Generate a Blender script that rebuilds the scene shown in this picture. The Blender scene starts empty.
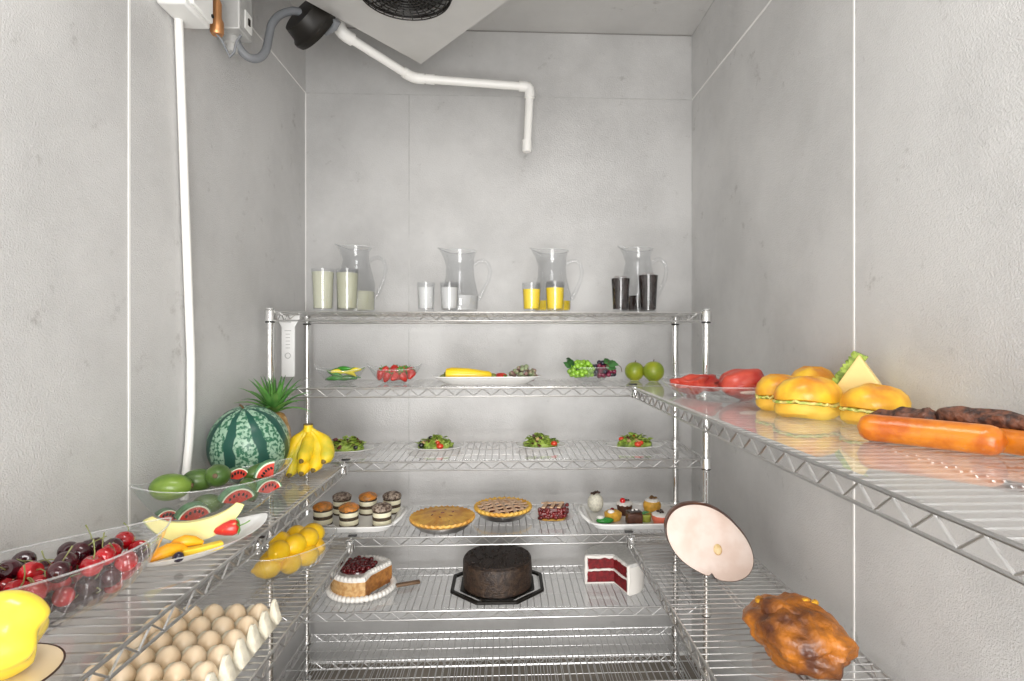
import bpy, math, random
from mathutils import Vector, Matrix, Euler, noise
SC = bpy.context.scene
COL = SC.collection
PI = math.pi
H = 1.403                      # camera height above the floor
# ---------------------------------------------------------------- camera
F_PX, YAW, PX0, PY0 = 561.25, 0.0421, 528.28, 336.23
cam_data = bpy.data.cameras.new('camera')
cam = bpy.data.objects.new('camera', cam_data); COL.objects.link(cam)
cam.location = (0, 0, H); cam.rotation_euler = (PI/2, 0, -YAW)
cam_data.sensor_width = 36; cam_data.lens = F_PX/1024*36
cam_data.shift_x = -(PX0-512)/1024; cam_data.shift_y = -(340.5-PY0)/1024
cam_data.clip_start = 0.02
SC.camera = cam
# ---------------------------------------------------------------- light
world = bpy.data.worlds.new('world'); SC.world = world; world.use_nodes = True
bg = world.node_tree.nodes['Background']
bg.inputs[0].default_value = (1.0, 0.985, 0.965, 1); bg.inputs[1].default_value = 1.25
def area(name, loc, rot, sx, sy, power, col=(1, .97, .93)):
    d = bpy.data.lights.new(name, 'AREA'); d.shape = 'RECTANGLE'; d.size = sx; d.size_y = sy; d.energy = power; d.color = col
    o = bpy.data.objects.new(name, d); COL.objects.link(o); o.location = loc; o.rotation_euler = rot
    return o
area('ceiling_fill_light', (0.0, 0.55, 2.60), (0, 0, 0), 0.9, 0.3, 7)  # unseen fill light, added to brighten the room from above
area('doorway_light', (0.03, -0.75, 0.95), (math.radians(90), 0, 0), 1.1, 1.7, 46, (1, .99, .975))
SC.view_settings.view_transform = 'Standard'; SC.view_settings.look = 'None'
SC.view_settings.gamma = 1; SC.view_settings.use_curve_mapping = False
SC.view_settings.exposure = 0.32

# ---------------------------------------------------------------- dimensions
YF, DEP, XLP, XRP = 1.965, 0.363, -0.806, 0.715
YR = YF+DEP
ZL = [0.086, -0.178, -0.434, -0.696, -0.9535, -1.217, -1.3285]
XL, XR, YB, ZC, ZS = -0.854, 0.828, 2.448, 1.329, 1.0445
XLA, XLB, XRA, XRB = -0.538, -0.515, 0.443, 0.428
cY, sY = math.cos(YAW), math.sin(YAW)
def at(px, py, z):             # the point of the horizontal plane z (relative to the eye) seen at a photo pixel
    d = -F_PX*z/(py-PY0); xc = (px-PX0)*d/F_PX
    return xc*cY+d*sY, -xc*sY+d*cY
def xat(px, Y):
    k = (px-PX0)/F_PX
    return (k*Y*cY+Y*sY)/(cY-k*sY)
def yat(px, X):
    k = (px-PX0)/F_PX
    return X*(cY-k*sY)/(k*cY+sY)
def ptd(px, py, d):            # point at depth d
    xc = (px-PX0)*d/F_PX
    return Vector((xc*cY+d*sY, -xc*sY+d*cY, H+(PY0-py)*d/F_PX))

# ---------------------------------------------------------------- materials
def mat(name, col, rough=.5, metal=0., spec=.5, var=0., vscale=20., bump=0., bscale=60., col2=None, trans=0., sss=0., coat=0., emit=0, thr=(.4, .6)):
    m = bpy.data.materials.new(name); m.use_nodes = True; nt = m.node_tree; N = nt.nodes; L = nt.links
    p = N['Principled BSDF']
    p.inputs['Base Color'].default_value = (*col, 1); p.inputs['Roughness'].default_value = rough
    p.inputs['Metallic'].default_value = metal; p.inputs['Specular IOR Level'].default_value = spec
    p.inputs['Coat Weight'].default_value = coat
    if trans: p.inputs['Transmission Weight'].default_value = trans
    if sss:
        p.inputs['Subsurface Weight'].default_value = sss; p.inputs['Subsurface Scale'].default_value = .01
    tc = N.new('ShaderNodeTexCoord')
    if col2 is not None or var:
        n = N.new('ShaderNodeTexNoise'); n.inputs['Scale'].default_value = vscale; n.inputs['Detail'].default_value = 5
        L.new(tc.outputs['Object'], n.inputs['Vector'])
        r = N.new('ShaderNodeValToRGB'); L.new(n.outputs['Fac'], r.inputs['Fac'])
        c2 = col2 if col2 is not None else tuple(c*(1-var) for c in col)
        r.color_ramp.elements[0].position = thr[0]; r.color_ramp.elements[1].position = thr[1]
        r.color_ramp.elements[0].color = (*c2, 1); r.color_ramp.elements[1].color = (*col, 1)
        L.new(r.outputs['Color'], p.inputs['Base Color'])
    if bump:
        n = N.new('ShaderNodeTexNoise'); n.inputs['Scale'].default_value = bscale; n.inputs['Detail'].default_value = 3
        L.new(tc.outputs['Object'], n.inputs['Vector'])
        b = N.new('ShaderNodeBump'); b.inputs['Strength'].default_value = bump; b.inputs['Distance'].default_value = .004
        L.new(n.outputs['Fac'], b.inputs['Height']); L.new(b.outputs['Normal'], p.inputs['Normal'])
    return m

def clear_mat(name, tint=(1, 1, 1), fres=1.0, rough=.03, haze=0.):
    m = bpy.data.materials.new(name); m.use_nodes = True; nt = m.node_tree; N = nt.nodes; L = nt.links
    N.remove(N['Principled BSDF']); out = N['Material Output']
    t = N.new('ShaderNodeBsdfTransparent'); t.inputs[0].default_value = (*tint, 1)
    g = N.new('ShaderNodeBsdfGlossy'); g.inputs['Roughness'].default_value = rough; g.inputs[0].default_value = (1, 1, 1, 1)
    f = N.new('ShaderNodeFresnel'); f.inputs['IOR'].default_value = 1.5
    mu = N.new('ShaderNodeMath'); mu.operation = 'MULTIPLY'; mu.inputs[1].default_value = fres; mu.use_clamp = True
    ge = N.new('ShaderNodeNewGeometry'); fr = N.new('ShaderNodeMath'); fr.operation = 'SUBTRACT'; fr.inputs[0].default_value = 1
    L.new(ge.outputs['Backfacing'], fr.inputs[1])
    m0 = N.new('ShaderNodeMath'); m0.operation = 'MULTIPLY'; L.new(f.outputs[0], m0.inputs[0]); L.new(fr.outputs[0], m0.inputs[1])
    L.new(m0.outputs[0], mu.inputs[0])
    mx = N.new('ShaderNodeMixShader'); L.new(mu.outputs[0], mx.inputs[0]); L.new(t.outputs[0], mx.inputs[1]); L.new(g.outputs[0], mx.inputs[2])
    last = mx
    if haze:
        d = N.new('ShaderNodeBsdfDiffuse'); d.inputs[0].default_value = (.9, .9, .9, 1)
        m2 = N.new('ShaderNodeMixShader'); m2.inputs[0].default_value = haze
        L.new(last.outputs[0], m2.inputs[1]); L.new(d.outputs[0], m2.inputs[2]); last = m2
    L.new(last.outputs[0], out.inputs[0])
    return m

def liquid_mat(name, col, opac):
    m = bpy.data.materials.new(name); m.use_nodes = True; nt = m.node_tree; N = nt.nodes; L = nt.links
    p = N['Principled BSDF']; p.inputs['Base Color'].default_value = (*col, 1); p.inputs['Roughness'].default_value = .15
    p.inputs['Alpha'].default_value = opac
    return m

def wall_mat(name, col, metal, rough, bstr=.25, bscale=260, smudge=.1):
    m = bpy.data.materials.new(name); m.use_nodes = True; nt = m.node_tree; N = nt.nodes; L = nt.links
    p = N['Principled BSDF']; p.inputs['Metallic'].default_value = metal
    tc = N.new('ShaderNodeTexCoord')
    n = N.new('ShaderNodeTexNoise'); n.inputs['Scale'].default_value = 2.2; n.inputs['Detail'].default_value = 7; n.inputs['Roughness'].default_value = .65
    L.new(tc.outputs['Object'], n.inputs['Vector'])
    r = N.new('ShaderNodeValToRGB'); L.new(n.outputs['Fac'], r.inputs['Fac'])
    r.color_ramp.elements[0].position = .35; r.color_ramp.elements[1].position = .6
    r.color_ramp.elements[0].color = (*[c*(1-smudge) for c in col], 1); r.color_ramp.elements[1].color = (*col, 1)
    # sparse dark scuffs
    n3 = N.new('ShaderNodeTexNoise'); n3.inputs['Scale'].default_value = 9; n3.inputs['Detail'].default_value = 8; n3.inputs['Roughness'].default_value = .75
    L.new(tc.outputs['Object'], n3.inputs['Vector'])
    r3 = N.new('ShaderNodeValToRGB'); L.new(n3.outputs['Fac'], r3.inputs['Fac'])
    r3.color_ramp.elements[0].position = .30; r3.color_ramp.elements[1].position = .39
    r3.color_ramp.elements[0].color = (.72, .71, .70, 1); r3.color_ramp.elements[1].color = (1, 1, 1, 1)
    mm = N.new('ShaderNodeMix'); mm.data_type = 'RGBA'; mm.blend_type = 'MULTIPLY'; mm.inputs[0].default_value = 1
    L.new(r.outputs[0], mm.inputs[6]); L.new(r3.outputs[0], mm.inputs[7])
    L.new(mm.outputs[2], p.inputs['Base Color'])
    ro = N.new('ShaderNodeMapRange'); L.new(n.outputs['Fac'], ro.inputs[0]); ro.inputs[3].default_value = rough+.06; ro.inputs[4].default_value = rough-.06
    L.new(ro.outputs[0], p.inputs['Roughness'])
    v = N.new('ShaderNodeTexNoise'); v.inputs['Scale'].default_value = bscale; v.inputs['Detail'].default_value = 2
    L.new(tc.outputs['Object'], v.inputs['Vector'])
    b = N.new('ShaderNodeBump'); b.inputs['Strength'].default_value = bstr; b.inputs['Distance'].default_value = .004
    L.new(v.outputs['Fac'], b.inputs['Height']); L.new(b.outputs['Normal'], p.inputs['Normal'])
    return m

M = {}
M['wall'] = wall_mat('galvanized_panel', (.585, .58, .573), .22, .46, .3, 260, .18)
M['wall_side'] = wall_mat('stucco_embossed_panel', (.68, .675, .668), .2, .46, .5, 300, .15)
M['ceil'] = wall_mat('ceiling_panel', (.60, .593, .58), .2, .5)
M['floor'] = wall_mat('floor_metal', (.30, .26, .215), .3, .35, .2, 60, .3)
M['caulk'] = mat('white_caulk', (.88, .87, .85), .6)
M['dark_seam'] = mat('dark_seam', (.25, .24, .23), .6)
M['chrome'] = mat('chrome_wire', (.66, .655, .65), .30, 1.0)
M['chrome_post'] = mat('chrome_post', (.84, .84, .83), .12, 1.0)
M['dark_clip'] = mat('black_plastic_clip', (.03, .03, .03), .4)
M['liner'] = clear_mat('clear_acrylic_liner', (.985, .985, .985), 1.0, .03, .02)
M['glass'] = clear_mat('clear_glass', (.955, .96, .96), 1.4, .04, .035)
M['glassware'] = clear_mat('clear_glassware', (.952, .956, .96), 1.3, .05, .006)
M['glass_rim_glint'] = clear_mat('glass_rim_glint', (.95, .96, .96), 1.6, .1, .22)  # extra white haze paints the highlight on glass edges
M['white'] = mat('white_porcelain', (.90, .90, .89), .25, coat=.2)
M['pvc'] = mat('white_pvc', (.88, .87, .84), .35)
M['grey_box'] = mat('grey_box_metal', (.52, .52, .51), .45, .3, var=.12)
M['grey_hose'] = mat('grey_conduit', (.20, .21, .225), .5)
M['white_box'] = mat('white_box', (.80, .80, .78), .45)
M['copper'] = mat('copper', (.62, .30, .13), .35, .8)
M['black'] = mat('black_plastic', (.014, .012, .010), .42, spec=.3)
M['evap'] = mat('evaporator_pan', (.62, .61, .59), .4, .35, var=.06, vscale=5)

# ---------------------------------------------------------------- mesh builder
class MB:
    def __init__(s): s.v = []; s.f = []; s.m = []
    def add(s, vs, fs, mi=0):
        o = len(s.v); s.v += [tuple(v) for v in vs]; s.f += [tuple(i+o for i in f) for f in fs]; s.m += [mi]*len(fs)
    def rings(s, R, mi=0, cap0=True, cap1=True, closed=False):
        n = len(R[0]); vs = [p for r in R for p in r]; fs = []
        k = len(R)
        for i in range(k if closed else k-1):
            for j in range(n):
                a = i*n+j; b = i*n+(j+1) % n; c = ((i+1) % k)*n+(j+1) % n; d = ((i+1) % k)*n+j
                fs.append((a, b, c, d))
        if not closed:
            if cap0: fs.append(tuple(range(n-1, -1, -1)))
            if cap1: fs.append(tuple((k-1)*n+j for j in range(n)))
        s.add(vs, fs, mi); return s
    def lathe(s, prof, n=24, c=(0, 0, 0), sx=1, sy=1, mi=0, rot=None, warp=None):
        R = []
        for r, z in prof:
            ring = []
            for j in range(n):
                a = 2*PI*j/n; p = Vector((max(r, 1e-5)*math.cos(a)*sx, max(r, 1e-5)*math.sin(a)*sy, z))
                if warp: p = warp(p, a)
                if rot is not None: p = rot @ p
                ring.append(p+Vector(c))
            R.append(ring)
        return s.rings(R, mi)
    def tube(s, pts, r, n=8, mi=0, closed=False, flat=1.0):
        pts = [Vector(p) for p in pts]; k = len(pts); R = []
        prev = None
        for i, p in enumerate(pts):
            if closed: t = pts[(i+1) % k]-pts[i-1]
            else: t = pts[min(i+1, k-1)]-pts[max(i-1, 0)]
            t.normalize()
            if prev is None:
                up = Vector((0, 0, 1)) if abs(t.z) < .9 else Vector((1, 0, 0))
                a = t.cross(up).normalized()
            else:
                a = (prev-t*prev.dot(t)).normalized()
            prev = a; b = t.cross(a)
            rr = r[i] if isinstance(r, (list, tuple)) else r
            R.append([p+(a*math.cos(2*PI*j/n)+b*math.sin(2*PI*j/n)*flat)*rr for j in range(n)])
        return s.rings(R, mi, closed=closed)
    def ball(s, c=(0, 0, 0), r=(1, 1, 1), rot=None, n=16, k=10, mi=0, fn=None):
        R = []
        for i in range(1, k):
            th = PI*i/k; ring = []
            for j in range(n):
                ph = 2*PI*j/n
                u = Vector((math.sin(th)*math.cos(ph), math.sin(th)*math.sin(ph), -math.cos(th)))
                q = fn(u) if fn else 1.0
                p = Vector((u.x*r[0]*q, u.y*r[1]*q, u.z*r[2]*q))
                if rot is not None: p = rot @ p
                ring.append(p+Vector(c))
            R.append(ring)
        n0 = len(s.v); s.rings(R, mi, False, False)
        def pole(u, ringi, flip):
            q = fn(u) if fn else 1.0
            p = Vector((0, 0, u.z*r[2]*q))
            if rot is not None: p = rot @ p
            s.v.append(tuple(p+Vector(c))); pi = len(s.v)-1
            for j in range(n):
                a = n0+ringi*n+j; b = n0+ringi*n+(j+1) % n
                s.f.append((pi, b, a) if not flip else (pi, a, b)); s.m.append(mi)
        pole(Vector((0, 0, -1)), 0, False); pole(Vector((0, 0, 1)), k-2, True)
        return s
    def box(s, c, d, rot=None, mi=0):
        vs = []
        for z in (-1, 1):
            for y in (-1, 1):
                for x in (-1, 1):
                    p = Vector((x*d[0]/2, y*d[1]/2, z*d[2]/2))
                    if rot is not None: p = rot @ p
                    vs.append(p+Vector(c))
        s.add(vs, [(0, 2, 3, 1), (4, 5, 7, 6), (0, 1, 5, 4), (2, 6, 7, 3), (0, 4, 6, 2), (1, 3, 7, 5)], mi); return s
    def prism(s, poly, z0, z1, mi=0, xf=None):
        R = []
        for z in (z0, z1):
            ring = [Vector((x, y, z)) for x, y in poly]
            if xf: ring = [xf(p) for p in ring]
            R.append(ring)
        return s.rings(R, mi)
    def build(s, name, mats, parent=None, smooth=True, bevel=0, angle=40, sub=0):
        me = bpy.data.meshes.new(name); me.from_pydata(s.v, [], s.f)
        if not isinstance(mats, (list, tuple)): mats = [mats]
        for m in mats: me.materials.append(M[m] if isinstance(m, str) else m)
        me.polygons.foreach_set('material_index', s.m)
        me.validate(); me.update()
        if smooth:
            me.polygons.foreach_set('use_smooth', [True]*len(me.polygons))
            try: me.set_sharp_from_angle(angle=math.radians(angle))
            except Exception: pass
        o = bpy.data.objects.new(name, me); COL.objects.link(o)
        if parent is not None: o.parent = parent
        if bevel:
            b = o.modifiers.new('bevel', 'BEVEL'); b.width = bevel; b.segments = 2; b.limit_method = 'ANGLE'
        if sub:
            b = o.modifiers.new('sub', 'SUBSURF'); b.levels = sub; b.render_levels = sub
        return o

def tag(o, label=None, cat=None, group=None, kind=None):
    if label: o['label'] = label
    if cat: o['category'] = cat
    if group: o['group'] = group
    if kind: o['kind'] = kind
    return o
def thing(name, label, cat, loc=(0, 0, 0), rz=0, group=None, rot=None):
    o = bpy.data.objects.new(name, None); COL.objects.link(o); o.empty_display_size = .05
    o.location = loc; o.rotation_euler = rot if rot else (0, 0, rz)
    return tag(o, label, cat, group)
def place(o, loc, rz=0, rot=None, scale=None):
    o.location = loc; o.rotation_euler = rot if rot else (0, 0, rz)
    if scale: o.scale = (scale,)*3 if not isinstance(scale, (tuple, list)) else scale
    return o
def dup(root, label=None, group=None):
    r = root.copy(); COL.objects.link(r)
    if label: r['label'] = label
    if group: r['group'] = group
    for ch in list(root.children):
        c = ch.copy(); COL.objects.link(c); c.parent = r
        for g in list(ch.children):
            d = g.copy(); COL.objects.link(d); d.parent = c
    return r
def struct(name, mb, m, **k):
    return tag(mb.build(name, m, **k), kind='structure')
RX = lambda a: Matrix.Rotation(a, 3, 'X')
RY = lambda a: Matrix.Rotation(a, 3, 'Y')
RZ = lambda a: Matrix.Rotation(a, 3, 'Z')

# ---------------------------------------------------------------- room shell
T = .08; YN = -0.85
def slab(name, x0, x1, y0, y1, z0, z1, m):
    return struct(name, MB().box(((x0+x1)/2, (y0+y1)/2, (z0+z1)/2), (x1-x0, y1-y0, z1-z0)), m, smooth=False)
ZTOP = H+ZC
slab('floor', XL-T, XR+T, YN, YB+T, -T, 0, 'floor')
slab('ceiling', XL-T, XR+T, YN, YB+T, ZTOP, ZTOP+T, 'ceil')
slab('wall_back', XL-T, XR+T, YB, YB+T, 0, ZTOP, 'wall')
slab('wall_left', XL-T, XL, YN, YB, 0, ZTOP, 'wall_side')
slab('wall_right', XR, XR+T, YN, YB, 0, ZTOP, 'wall_side')
# near wall with the wide open doorway the picture is taken from
slab('wall_front_left', XL, -.56, YN-T, YN, 0, ZTOP, 'wall_side')
slab('wall_front_right', .62, XR, YN-T, YN, 0, ZTOP, 'wall_side')
slab('wall_front_top', -.56, .62, YN-T, YN, 2.35, ZTOP, 'wall_side')
# seams
e = .0015; nt_ = [0]
def trim(x0, x1, y0, y1, z0, z1, m):
    nt_[0] += 1; slab('trim_%d' % nt_[0], x0, x1, y0, y1, z0, z1, m)
zs = H+ZS
yl = yat(129, XL); yr_ = yat(854, XR)
trim(XL, XL+e, yl-.0035, yl+.0035, 0, ZTOP, 'caulk')
trim(XR-e, XR, yr_-.003, yr_+.003, 0, ZTOP, 'caulk')
trim(XL, XL+e, 1.2, YB, zs-.0025, zs+.0025, 'caulk')
trim(XR-e, XR, .3, YB, zs-.003, zs+.003, 'caulk')
trim(XL, XR, YB-e, YB, zs-.002, zs+.002, 'grey_box')
xs_ = xat(409, YB)
trim(xs_-.0022, xs_+.0022, YB-e, YB, 0, zs, 'grey_box')
trim(XL, XL+.003, YB-.003, YB, 0, zs, 'caulk')
trim(XR-.003, XR, YB-.003, YB, 0, ZTOP, 'grey_box')
trim(XL, XR, YB-.003, YB, ZTOP-.004, ZTOP, 'dark_seam')
trim(XR-.002, XR, YN, YB, ZTOP-.003, ZTOP, 'grey_box')
trim(XL, XR, YB-.012, YB, 0, .012, 'caulk')

# ---------------------------------------------------------------- wire shelving
def rrect(w, d, r=.02, z=0, n=4):
    P = []
    for cx, cy, a0 in ((w/2-r, d/2-r, 0), (-w/2+r, d/2-r, 90), (-w/2+r, -d/2+r, 180), (w/2-r, -d/2+r, 270)):
        for i in range(n+1):
            a = math.radians(a0+90*i/n); P.append((cx+r*math.cos(a), cy+r*math.sin(a), z))
    return P
def shelf(parent, w, d, loc, along='x', collars=(1, 1, 1, 1), pitch=.0252, tr=.032):
    """top surface at z=0; mat wires run across the short side"""
    root = bpy.data.objects.new('shelf', None); COL.objects.link(root); root.parent = parent; root.location = loc
    f = MB()
    f.tube(rrect(w, d, .012, -.003), .0032, 8, closed=True)
    f.tube(rrect(w, d, .012, -tr), .0028, 8, closed=True)
    def zig(p0, p1, nrm):
        L = (Vector(p1)-Vector(p0)).length; k = max(2, round(L/.062)); pts = []
        for i in range(2*k+1):
            q = Vector(p0).lerp(Vector(p1), i/(2*k)); zt = -.005 if i % 2 == 0 else -tr+.002
            pts.append((q.x, q.y, zt))
        f.tube(pts, .0021, 6)
    e_ = .03
    zig((-w/2+e_, -d/2, 0), (w/2-e_, -d/2, 0), 0); zig((-w/2+e_, d/2, 0), (w/2-e_, d/2, 0), 0)
    zig((-w/2, -d/2+e_, 0), (-w/2, d/2-e_, 0), 0); zig((w/2, -d/2+e_, 0), (w/2, d/2-e_, 0), 0)
    f.build('truss_rim', 'chrome', root)
    g = MB()
    if along == 'x':
        k = round(w/pitch)
        for i in range(1, k):
            x = -w/2+w*i/k; g.tube([(x, -d/2, -.0015), (x, d/2, -.0015)], .0017, 6)
        for y in (-d*.17, d*.17): g.tube([(-w/2, y, -.005), (w/2, y, -.005)], .0015, 6)
    else:
        k = round(d/pitch)
        for i in range(1, k):
            y = -d/2+d*i/k; g.tube([(-w/2, y, -.0015), (w/2, y, -.0015)], .0017, 6)
        for x in (0,): g.tube([(x, -d/2, -.005), (x, d/2, -.005)], .0026, 6); g.tube([(x+.014, -d/2, -.005), (x+.014, d/2, -.005)], .0022, 6)
    g.build('wire_mat', 'chrome', root)
    return root
def collar(parent, loc, dark=True):
    c = MB(); c.lathe([(.0155, -.036), (.0195, -.034), (.0175, .002), (.0155, .004)], 20); o = c.build('corner_collar', 'chrome_post', parent); o.location = loc
    if dark:
        d = MB(); d.lathe([(.0132, -.040), (.0160, -.0395), (.0160, -.0365), (.0132, -.036)], 16); q = d.build('split_sleeve', 'dark_clip', o)
    return o

unit = thing('wire_shelving_unit', 'tall chrome wire shelving unit with many shelves standing along the back wall', 'shelving', ((XLP+XRP)/2, (YF+YR)/2, 0))
Wd = XRP-XLP
def post(parent, x, y, h):
    p = MB()
    pr = [(.0127, .03)]
    for i in range(int((h-.08)/.0254)):
        z = .06+i*.0254; pr += [(.0127, z-.0015), (.0119, z-.0007), (.0119, z+.0007), (.0127, z+.0015)]
    p.lathe(pr+[(.0127, h-.004), (.011, h)], 20)
    o = p.build('post', 'chrome_post', parent); o.location = (x, y, 0)
    c = MB(); c.lathe([(.0135, h-.002), (.0135, h+.003), (.008, h+.005)], 16); c.build('post_cap', 'grey_box', o)
    q = MB(); q.lathe([(.018, 0), (.018, .008), (.008, .012), (.008, .03)], 16); q.build('levelling_foot', 'chrome_post', o)
    return o
for sx in (-1, 1):
    for sy in (-1, 1):
        post(unit, sx*Wd/2, sy*DEP/2, H+ZL[0]+.008)
for i, z in enumerate(ZL):
    s = shelf(unit, Wd-.004, DEP-.0, (0, 0, H+z), 'x')
    for sx in (-1, 1):
        for sy in (-1, 1): collar(s, (sx*Wd/2, sy*DEP/2, 0))
LT = .0025   # liner thickness
def liner(x0, x1, y0, y1, z, label):
    b = MB().box(((x0+x1)/2, (y0+y1)/2, H+z+LT/2+.0004), (x1-x0, y1-y0, LT))
    return tag(b.build('shelf_liner', 'liner', smooth=False, bevel=.0006), label, 'shelf liner')
nm = ['top shelf under the drink pitchers', 'second shelf under the fruit bowls', 'third shelf under the salads', 'fourth shelf under the pies', 'fifth shelf under the cakes']
for i in range(1, 5):
    liner(XLP+.03, XRP-.03, YF+.004, YR-.004, ZL[i], 'clear plastic liner sheet lying on the back unit %s' % nm[i])

YE = YF-.018   # far end of the side shelves, hooked to the front rim of the back unit
def side_unit(name_label, xa, xb_out, xlow, za, zb, ynear):
    xc = (xa+xb_out)/2
    u = thing('wire_shelving_unit', name_label, 'shelving', (xc, (YE+ynear)/2, 0))
    Lh = YE-ynear
    for (xi, z) in ((xa, za), (xlow, zb)):
        w = abs(xb_out-xi); cx = (xi+xb_out)/2-xc
        s = shelf(u, w, Lh, (cx, 0, H+z), 'y')
        sg = 1 if xi > xb_out else -1
        for sx in (-1, 1):
            c = collar(s, (sx*(w/2-.004), -Lh/2, 0))
            # hooks that hang the far end on the back unit
            k = MB(); x = sx*(w/2-.012)
            k.tube([(x, Lh/2-.004, -.012), (x, Lh/2+.002, .004), (x, Lh/2+.012, .0055), (x, Lh/2+.022, .0045), (x, Lh/2+.024, -.01)], .0028, 8)
            k.build('shelf_hook', 'chrome', s)
            k = MB(); k.lathe([(.012, -.036), (.0165, -.034), (.0145, .001), (.012, .003)], 18, (sx*(w/2-.01), Lh/2-.016, 0)); k.build('corner_collar', 'chrome_post', s)
            k = MB(); k.box((sx*(w/2-.008), Lh/2+.011, .009), (.028, .012, .005)); k.build('hook_clip', 'dark_clip', s, bevel=.001)
    for sx in (-1, 1):
        wout = abs(xb_out-xa)
        post(u, sx*(wout/2-.004), -Lh/2, H+za+.25)
    return u
side_unit('chrome wire side shelves along the left wall carrying watermelon, cherries and eggs', XLA, XL+.012, XLB, ZL[2], ZL[3], .42)
side_unit('chrome wire side shelves along the right wall carrying buns, sausages and ham', XRA, .785, XRB, ZL[1], ZL[3], .10)
liner(XL+.02, XLA-.008, .45, YE-.006, ZL[2], 'clear plastic liner sheet on the left wall shelf under the watermelon')
liner(XRA+.008, .775, .14, YE-.006, ZL[1], 'clear plastic liner sheet on the right wall shelf under the buns')
# ---------------------------------------------------------------- tableware and drinks
def supring(a, b, z, n=40, e=2.0, point=0., tip=0., c=(0, 0), h=1.0):
    P = []
    for j in range(n):
        u = 2*PI*j/n; cu, su = math.cos(u), math.sin(u)
        x = a*math.copysign(abs(cu)**(2/e), cu); y = b*math.copysign(abs(su)**(2/e), su)*(abs(su)**point if su else (0 if point else 1))
        P.append(Vector((x+c[0], y+c[1], z+tip*(abs(cu)**4)*h)))
    return P
def dish(a, b, h, ba, bb, t=.003, e=2.0, point=0., tip=0., n=48, p=1.6, k=7, lip=0., foot=0.):
    """open vessel: outer wall from the base up to the rim, then the inner wall back down"""
    R = []
    for i in range(k+1):
        s = i/k; w = s**(1/p); R.append(supring(ba+(a-ba)*w, bb+(b-bb)*w, h*s, n, e, point, tip, h=s))
    if lip: R.append(supring(a+lip, b+lip, h+.001, n, e, point, tip)); R.append(supring(a+lip, b+lip, h+.001+t*.7, n, e, point, tip))
    for i in range(k, -1, -1):
        s = i/k; w = s**(1/p)
        R.append(supring(max(ba+(a-ba)*w-t, .004), max(bb+(b-bb)*w-t, .004), h*s+t*(1-s)+(t*.7 if lip and i == k else 0), n, e, point, tip, h=s))
    m = MB(); m.rings(R); return m

def glass(label, px, Y, r, h, lvl, liq, group, taper=.86, tumblers=None):
    X = xat(px, Y); z = H+ZL[0]+.0005
    t = thing('drinking_glass', label, 'glass', (X, Y, z), group=group)
    rb = r*taper; w = .0028
    MB().lathe([(rb*.98, 0), (rb, .003), (r, h), (r-w*.5, h+.001), (r-w, h), (rb-w, .012), (.001, .011)], 28).build('tumbler', 'glassware', t)
    MB().lathe([(rb-w-.0008, .0125), (rb+(r-rb)*lvl-w-.0008, h*lvl), (.0001, h*lvl)], 28).build('drink', liq, t)
    return t
def pitcher(label, px, Y, h, rbase, rneck, lvl, liq, hang=0, style=0, rim=None):
    X = xat(px, Y); z = H+ZL[0]+.0005
    t = thing('glass_pitcher', label, 'pitcher', (X, Y, z), rz=hang, group=None)
    rim = rim or rneck*1.15
    def warp(p, a):
        k = max(0, (p.z/h-.8)/.2)
        if k > 0 and math.cos(a) < -.75:
            q = (-.75-math.cos(a))/.25; p = Vector((p.x-k*q*.022, p.y*(1-.3*k*q), p.z+k*q*.012))
        return p
    if style == 0: prof = [(rbase*.9, 0), (rbase, .02), (rbase*1.02, h*.30), (rneck*1.05, h*.58), (rneck, h*.75), (rneck*1.03, h*.88), (rim, h)]
    else: prof = [(rbase*.94, 0), (rbase, .015), (rbase, h*.45), (rneck, h*.8), (rneck*.98, h*.9), (rim, h)]
    w = .0032
    inner = [(r-w, zz) for r, zz in reversed(prof[1:])]
    body = MB(); body.lathe(prof+inner+[(.001, .012)], 36, warp=warp)
    body.build('pitcher_body', 'glassware', t)
    # liquid follows the inner wall
    def rad(zz):
        for (r0, z0), (r1, z1) in zip(prof, prof[1:]):
            if z0 <= zz <= z1: return r0+(r1-r0)*(zz-z0)/(z1-z0)
        return prof[-1][0]
    hl = h*lvl; pr = [(rad(.014)-w-.0006, .0135)]
    for i in range(1, 7): zz = .0135+(hl-.0135)*i/6; pr.append((rad(zz)-w-.0006, zz))
    MB().lathe(pr+[(.0001, hl)], 36).build('drink', liq, t)
    hd = MB(); r0 = rad(h*.78); r1 = rad(h*.22)
    pts = [(r0-.001, 0, h*.78), (r0+.012, 0, h*.83), (r0+.034, 0, h*.85), (r0+.054, 0, h*.80), (r0+.062, 0, h*.68), (r0+.055, 0, h*.53), (max(r0, r1)+.020, 0, h*.38), (r1+.006, 0, h*.27), (r1-.001, 0, h*.22)]
    hd.tube(pts, [.007, .009, .009, .0085, .008, .008, .0085, .010, .008], 12); hd.build('handle', 'glassware', t); MB().tube([(warp(Vector((rim*math.cos(a*PI/24), rim*math.sin(a*PI/24), h)), a*PI/24)) for a in range(48)], .0016, 6, closed=True).build('pitcher_rim', 'glass_rim_glint', t)
    return t
M['lemonade'] = liquid_mat('pale_lemonade', (.80, .80, .60), .5)
M['milky'] = liquid_mat('milky_drink', (.88, .88, .87), .65)
M['orange_juice'] = liquid_mat('orange_juice', (.98, .72, .03), 1.0)
M['cola'] = mat('cola', (.020, .009, .007), .25, spec=.2, var=.5, vscale=60)
M['ice'] = mat('ice_cube', (.75, .70, .68), .1, trans=.5)
YG, YJ = 2.028, 2.165
glass('tall glass of pale lemonade on the top shelf, left of its pitcher', 323, YG, .041, .152, .93, 'lemonade', None)
glass('tall glass of pale lemonade standing in front of the lemonade pitcher', 347.3, YG, .041, .152, .91, 'lemonade', None)
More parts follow.
